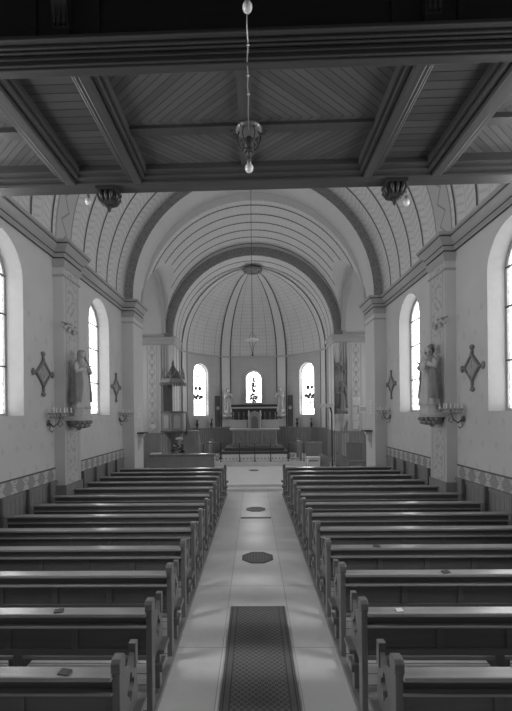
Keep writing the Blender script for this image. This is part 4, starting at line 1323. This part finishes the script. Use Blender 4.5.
# left: long stall front before the pulpit
t = thing('choir_desk', 'long panelled wooden desk front at the head of the left-hand pews', 'desk', (-2.6, 14.45, STEP))
add_obj('front_panel', B((-1.15, 1.17, 0, .03, .04, .86), *[(x, x + .06, -.015, 0, .04, .86) for x in (-1.15, -.6, -.02, .55, 1.11)], (-1.15, 1.17, -.015, 0, .78, .86), (-1.15, 1.17, -.015, 0, .04, .12)), M['stall'], t, False, .004)
add_obj('top', B((-1.18, 1.20, -.08, .32, .86, .89)), M['pew_top'], t, False, .008)
for s in (-1.12, 1.12): add_obj('end_panel', B((s - .025, s + .025, .03, .32, 0, .86)), M['stall'], t)
o = add_obj('open_book', B((-.18, -.004, -.12, .12, 0, .02), (.004, .18, -.12, .12, 0, .02), (-.19, .19, -.125, .125, -.008, 0)), M['paper']); o.location = (-3.55, 14.60, STEP + .90); tag(o, 'open white book lying on the choir desk below the pulpit', 'book')

# pulpit on the left pier
PXc, PYc = -3.33, 16.75
t = thing('pulpit', 'six-sided wooden pulpit with a pinnacled canopy on the left chancel pier', 'pulpit', (PXc, PYc, STEP))
def hexa(r, rot=pi / 6): return [(r * cos(rot + pi / 3 * i), r * sin(rot + pi / 3 * i)) for i in range(6)]
bm = NEW(); lathe(bm, [(.22, 0), (.22, .08), (.13, .14), (.12, 1.15), (.16, 1.25), (.30, 1.45), (.42, 1.58), (.46, 1.60)], 0, 0, 0, 6); add_obj('stem', bm, M['dark_wood'], t)
bm = NEW(); ring_prism(bm, hexa(.48), hexa(.43), 1.6, 2.36, 'xy'); prism(bm, hexa(.47), 1.6, 1.66, 'xy'); add_obj('body', bm, M['pulpit'], t)
bm = NEW(); ring_prism(bm, hexa(.55), hexa(.42), 2.36, 2.43, 'xy'); ring_prism(bm, hexa(.54), hexa(.44), 1.58, 1.65, 'xy'); add_obj('rim', bm, M['dark_wood'], t, False, .01)
for i in range(6):
    a = pi / 3 * i + pi / 3; r = .48 * cos(pi / 6)
    bm = NEW(); prism(bm, [(p[0], p[1] + 1.74) for p in arch_pts(.13, .54)], -.02, .02, 'xz')
    bmesh.ops.rotate(bm, verts=bm.verts[:], cent=(0, 0, 0), matrix=Matrix.Rotation(a + pi / 2, 3, 'Z')); bmesh.ops.translate(bm, verts=bm.verts[:], vec=(r * cos(a), r * sin(a), 0)); add_obj('arched_panel', bm, M['pulpit_light'], t)
bm = B((-.50, -.10, .38, .44, 2.3, 3.6), *[(x, x + .035, .36, .38, 2.35, 3.58) for x in (-.5, -.38, -.26, -.135)]); add_obj('back_board', bm, M['dark_wood'], t)
bm = NEW(); prism(bm, hexa(.56), 3.60, 3.70, 'xy'); prism(bm, hexa(.50), 3.70, 3.76, 'xy'); add_obj('canopy', bm, M['pulpit'], t, False, .01)
bm = NEW()
for i in range(6):
    p, q = hexa(.55)[i], hexa(.55)[(i + 1) % 6]
    for k in range(5):
        f = (k + .5) / 5; lathe(bm, [(.004, 3.47), (.04, 3.53), (.045, 3.60)], p[0] + (q[0] - p[0]) * f, p[1] + (q[1] - p[1]) * f, 0, 6)
add_obj('fringe', bm, M['pulpit'], t)
bm = NEW()
for i in range(6):
    p, q = Vector((*hexa(.5)[i], 0)), Vector((*hexa(.5)[(i + 1) % 6], 0)); mdl = (p + q) / 2
    up = Vector((0, 0, 1))
    tube(bm, [p + up * 3.74, p * .95 + up * 3.95, p * .8 + up * 4.02], [.03, .02, .008], 6)
    tube(bm, [p + up * 3.76, mdl * .98 + up * 4.12], [.022, .018], 6); tube(bm, [q + up * 3.76, mdl * .98 + up * 4.12], [.022, .018], 6)
    tube(bm, [mdl * .98 + up * 4.1, mdl * .96 + up * 4.24], [.02, .004], 6); tube(bm, [p + up * 3.74, p + up * 4.06], [.022, .004], 6)
    tube(bm, [mdl * .6 + up * 3.78, Vector((0, 0, 4.25))], [.03, .025], 6)
add_obj('pinnacles', bm, M['stall'], t)
bm = NEW(); lathe(bm, [(.36, 3.75), (.24, 3.98), (.10, 4.22), (.04, 4.36), (.06, 4.4), (.004, 4.56)], 0, 0, 0, 6); add_obj('spire', bm, M['dark_wood'], t)
bm = NEW(); 
for k in range(7): box(bm, .30, .95, .55 + .22 * k, .79 + .22 * k, 0.17, 1.6 - .2 * k)
add_obj('stair', bm, M['stall'], t)
bm = NEW(); prism(bm, [(.3, 1.62), (.3, 2.4), (.5, 2.4), (2.1, .95), (2.1, .2), (1.95, .2)], .46, .50, 'yz'); add_obj('stair_rail', bm, M['dark_wood'], t)
# plants under the pulpit
for (x, y, h, nm) in ((-2.95, 15.85, 1.15, 'taller potted plant with pale flowers beneath the pulpit'), (-3.45, 15.45, .8, 'shorter potted plant beneath the pulpit')):
    t = thing('potted_plant', nm, 'plant', (x, y, STEP), 'plants beneath the pulpit')
    bm = NEW(); lathe(bm, [(.15, 0), (.19, .32), (.21, .34), (.2, .37), (.17, .36)], 0, 0, 0, 16); add_obj('pot', bm, M['stone_dark'], t, True)
    bm = NEW()
    for q in range(34):
        a = q * 2.4; r = .05 + .22 * random.random(); z = .38 + (h - .38) * random.random()
        c = Vector((r * cos(a), r * sin(a), z)); tube(bm, [(0, 0, .34), (c.x * .5, c.y * .5, z * .8)], .006, 4)
        tube(bm, [c * 1.0 - Vector((c.x, c.y, 0)) * .5, c, c + Vector((cos(a), sin(a), -.5)) * .09], [.01, .045, .004], 6)
    add_obj('leaves', bm, M['leaf'], t)
    bm = NEW()
    for q in range(8 if h > 1 else 3): ball(bm, (random.uniform(-.2, .2), random.uniform(-.22, 0), random.uniform(.5, h)), .05, (1, 1, .7), 8, 6)
    if h > 1: ball(bm, (.03, -.05, h + .2), .1, (1.5, 1, .7), 12, 8); tube(bm, [(.0, 0, .4), (.03, -.05, h + .18)], .008, 6)
    add_obj('flowers', bm, M['flower'], t, True)

# right: canopied statue on the pier, processional cross, prayer desks
t = thing('statue_niche', 'tall carved canopy frame holding a dark statue on the right chancel pier', 'niche', (PX(341, 17.5), 17.66, 2.42))
bm = NEW(); lathe(bm, [(.05, -.58), (.1, -.5), (.12, -.4), (.26, -.2), (.3, -.05), (.31, 0)], 0, -.34, 0, 8); add_obj('bracket', bm, M['statue'], t)
bm = B((-.28, .28, -.03, 0, 0, 2.2)); add_obj('back_board', bm, M['stall'], t)
for s in (-1, 1):
    bm = NEW(); lathe(bm, [(.035, 0), (.035, .05), (.022, .07), (.022, 1.7), (.04, 1.75), (.03, 1.8), (.03, 2.1), (.004, 2.5)], s * .26, -.1, 0, 8); add_obj('pinnacle', bm, M['dark_wood'], t)
bm = NEW()
for s in (-1, 1):
    tube(bm, [(s * .26, -.1, 1.72), (s * .14, -.12, 2.0), (0, -.12, 2.15)], .03, 6); tube(bm, [(s * .24, -.1, 1.74), (s * .12, -.16, 1.9), (0, -.18, 1.78), ], .02, 6)
tube(bm, [(0, -.1, 2.1), (0, -.1, 2.75)], [.05, .006], 6)
for q in range(6): ball(bm, (random.uniform(-.2, .2), -.12, 1.7 + .1 * q), .04)
add_obj('gable', bm, M['stall'], t)
statue((PX(341, 17.5), 17.30, 2.525), 1.22, 0, 'dark statue standing inside the carved canopy frame on the right', HOLD, 'statue_dark', False, 'lily', None, True, True)
t = thing('processional_cross', 'dark standing pole whose pale arm ends in a small white cross', 'cross', (PX(331.5, 16.4), 16.4, STEP))
bm = NEW(); lathe(bm, [(.2, 0), (.2, .03), (.05, .07), (.03, .12)], 0, 0, 0, 14); add_obj('foot', bm, M['iron'], t, True)
bm = NEW(); tube(bm, [(0, 0, .1), (0, 0, 2.3), (-.05, 0, 2.5), (-.22, 0, 2.62)], [.03, .03, .045, .03], 8); add_obj('pole', bm, M['iron'], t, True)
bm = B((-.62, .1, -.05, .05, 2.60, 2.67), (-.45, .06, -.045, .045, 2.52, 2.6)); add_obj('arm', bm, M['white'], t, False, .012)
bm = B((-.74, -.70, -.02, .02, 2.5, 2.98), (-.84, -.60, -.02, .02, 2.72, 2.77)); add_obj('cross', bm, M['white'], t, False, .006)
for (x, y, nm) in ((2.62, 15.0, 'wooden prayer desk with a pale sloping top, the one nearer the aisle'), (3.28, 15.1, 'wooden prayer desk with a pale sloping top, the one nearer the right pier')):
    t = thing('prayer_desk', nm, 'prayer desk', (x, y, STEP), 'prayer desks right of the chancel')
    bm = NEW(); prism(bm, [(-.24, .80), (-.24, .83), (.24, .64), (.24, .61)], -.2, .2, 'xz'); add_obj('sloping_top', bm, M['pew_top'], t, False, .006)
    add_obj('front_panel', B((-.22, -.19, -.18, .18, .05, .80)), M['stall'], t)
    for q in (-1, 1):
        bm = NEW(); prism(bm, [(-.22, 0), (-.22, .8), (.2, .63), (.12, .5), (.1, .2), (.3, .15), (.3, 0)], *sorted((q * .19, q * .16)), 'xz'); add_obj('side_panel', bm, M['stall'], t)
    add_obj('kneeling_board', B((.0, .34, -.19, .19, .15, .18)), M['pew_top'], t)
for (x, y, nm) in ((2.35, 16.0, 'low-backed wooden bench behind the prayer desks'), (3.9, 15.7, 'low-backed wooden bench beside the right chancel pier')):
    t = thing('choir_bench', nm, 'bench', (x, y, STEP), 'benches right of the chancel')
    add_obj('seat', B((-.32, .32, -.2, .18, .42, .46)), M['stall'], t, False, .006)
    add_obj('backrest', B((-.32, .32, .17, .20, .5, 1.12), (-.34, .34, .15, .22, 1.10, 1.15)), M['stall'], t, False, .006)
    for q in (-.30, .30):
        bm = B((q - .02, q + .02, -.2, .2, 0, .42), (q - .02, q + .02, .15, .21, .42, 1.12)); add_obj('end_panel', bm, M['stall'], t)
t = thing('pale_stool', 'low pale two-stepped stool at the head of the right-hand pews', 'stool', (PX(312.5, 14.8), 14.8, STEP))
add_obj('top', B((-.24, .24, -.16, .16, .66, .72)), M['step'], t, False, .01)
add_obj('step', B((-.22, .22, -.22, -.12, .36, .42)), M['step'], t, False, .01)
for q in (-.2, .2): add_obj('side_panel', B((q - .02, q + .02, -.2, .15, 0, .66)), M['step'], t)

# brackets on the arch piers, notices and plates
for s, nm in ((-1, 'left'), (1, 'right')):
    t = thing('pier_shelf', 'dark little shelf over a pale scrolled bracket on the %s arch pier' % nm, 'shelf', (s * R1, 13.45, 1.90), 'little shelves on the arch piers')
    add_obj('board', B((*sorted((0, -s * .26)), -.22, .22, -.04, 0)), M['stone_dark'], t, False, .008)
    bm = NEW(); prism(bm, [(0, -.04), (-s * .2, -.04), (-s * .19, -.1), (-s * .11, -.2), (-s * .12, -.3), (-s * .05, -.42), (0, -.62)], -.1, .1, 'xz'); add_obj('scroll_bracket', bm, M['stone_light'], t, False, .01)
def f_print(b):
    x, y, z = b.obj()
    n = b.noise(b.vec(b.mul(x, 60.0), b.mul(y, 60.0), b.mul(z, 6.0)), 1.0, 2)
    ln = b.mul(b.lt(b.cell(z, .045), .010), b.gt(n, .42))
    return b.mix(ln, .9, .45)
M['print'] = material('printed_sheet', f_print, .8, .1)
def sheet(name, x0, x1, z0, z1, label, cat, mat='print', group=None, y=YP - .012):
    o = add_obj(name, B(((x0 - x1) / 2, (x1 - x0) / 2, 0, .006, (z0 - z1) / 2, (z1 - z0) / 2)), M[mat]); o.location = ((x0 + x1) / 2, y, (z0 + z1) / 2)
    return tag(o, label, cat, group)
ysh = YP - .025
sheet('notice_sheet', 4.26, 4.61, 2.78, 3.15, 'largest white notice, topmost on the right chancel pier', 'notice', group='notices on the right chancel pier', y=ysh)
sheet('notice_sheet', 4.27, 4.46, 2.42, 2.70, 'white notice just under the largest one on the right chancel pier', 'notice', group='notices on the right chancel pier', y=ysh)
sheet('notice_sheet', 4.25, 4.53, 2.14, 2.39, 'third white notice down on the right chancel pier', 'notice', group='notices on the right chancel pier', y=ysh)
sheet('notice_sheet', 4.29, 4.50, 1.76, 2.11, 'lowest white notice on the right chancel pier', 'notice', group='notices on the right chancel pier', y=ysh)
t = thing('picture_frame', 'small dark picture in a wide white frame beside the notices', 'picture', (4.76, ysh, 2.61))
bm = NEW(); ring_prism(bm, [(-.24, -.15), (.24, -.15), (.24, .15), (-.24, .15)], [(-.19, -.10), (.19, -.10), (.19, .10), (-.19, .10)], -.02, .01, 'xz'); add_obj('frame', bm, M['white'], t)
add_obj('picture', B((-.2, .2, -.005, .008, -.11, .11)), M['moulding'], t)
o = add_obj('oval_plate', B((-.001, .001, -.001, .001, -.001, .001)), M['white']); bm = NEW(); lathe(bm, [(.13, 0), (.13, -.012), (.1, -.02)], 0, 0, 0, 24, 'y', 1, 1)
for v in bm.verts: v.co.z *= .8
bm.to_mesh(o.data); bm.free(); o.location = (-4.38, YP - .02, 1.96); tag(o, 'white oval plate on the left chancel pier', 'plate')
for s, (y0, y1, z0, z1), nm in ((-1, (13.2, 13.75), (0), 'x'),) if False else ():
    pass
for s, y0, y1, z0, z1, lb in ((-1, 13.22, 13.7, 2.38, 2.78, 'white notice on the inner face of the left arch pier'), (1, 13.22, 13.56, 2.64, 2.87, 'upper white notice on the inner face of the right arch pier'), (1, 13.2, 13.54, 2.40, 2.62, 'lower white notice on the inner face of the right arch pier')):
    o = add_obj('notice_sheet', B((*sorted((0, -s * .006)), (y0 - y1) / 2, (y1 - y0) / 2, (z0 - z1) / 2, (z1 - z0) / 2)), M['print']); o.location = (s * (R1 - .002), (y0 + y1) / 2, (z0 + z1) / 2)
    tag(o, lb, 'notice', 'notices on the arch piers')

# ------------------------------------------------------------------ camera, world, exposure
cam = bpy.data.cameras.new('camera'); co = bpy.data.objects.new('camera', cam); COL.objects.link(co)
cam.sensor_fit = 'VERTICAL'; cam.sensor_height = 36.0; cam.lens = 36.0 * 407 / 711
YAW, ROLL = radians(1.0), radians(-.6)
co.matrix_world = Matrix.Translation((0, 0, EYE)) @ Matrix.Rotation(YAW, 4, 'Z') @ Matrix.Rotation(pi / 2, 4, 'X') @ Matrix.Rotation(ROLL, 4, 'Z')
cam.shift_x = (256 - (254 - 407 * math.tan(YAW))) / 711
cam.shift_y = 57.5 / 711
cam.clip_start = .05
S.camera = co
w = bpy.data.worlds.new('world'); S.world = w; w.use_nodes = True
w.node_tree.nodes['Background'].inputs[0].default_value = (.5, .5, .5, 1)
w.node_tree.nodes['Background'].inputs[1].default_value = .3
S.view_settings.view_transform = 'Standard'; S.view_settings.look = 'None'
S.view_settings.gamma = 1.0; S.view_settings.use_curve_mapping = False
S.view_settings.exposure = 0.62
S.cycles.use_denoising = True
S.cycles.max_bounces = 10; S.cycles.diffuse_bounces = 8; S.cycles.glossy_bounces = 4
S.cycles.sample_clamp_indirect = 6.0
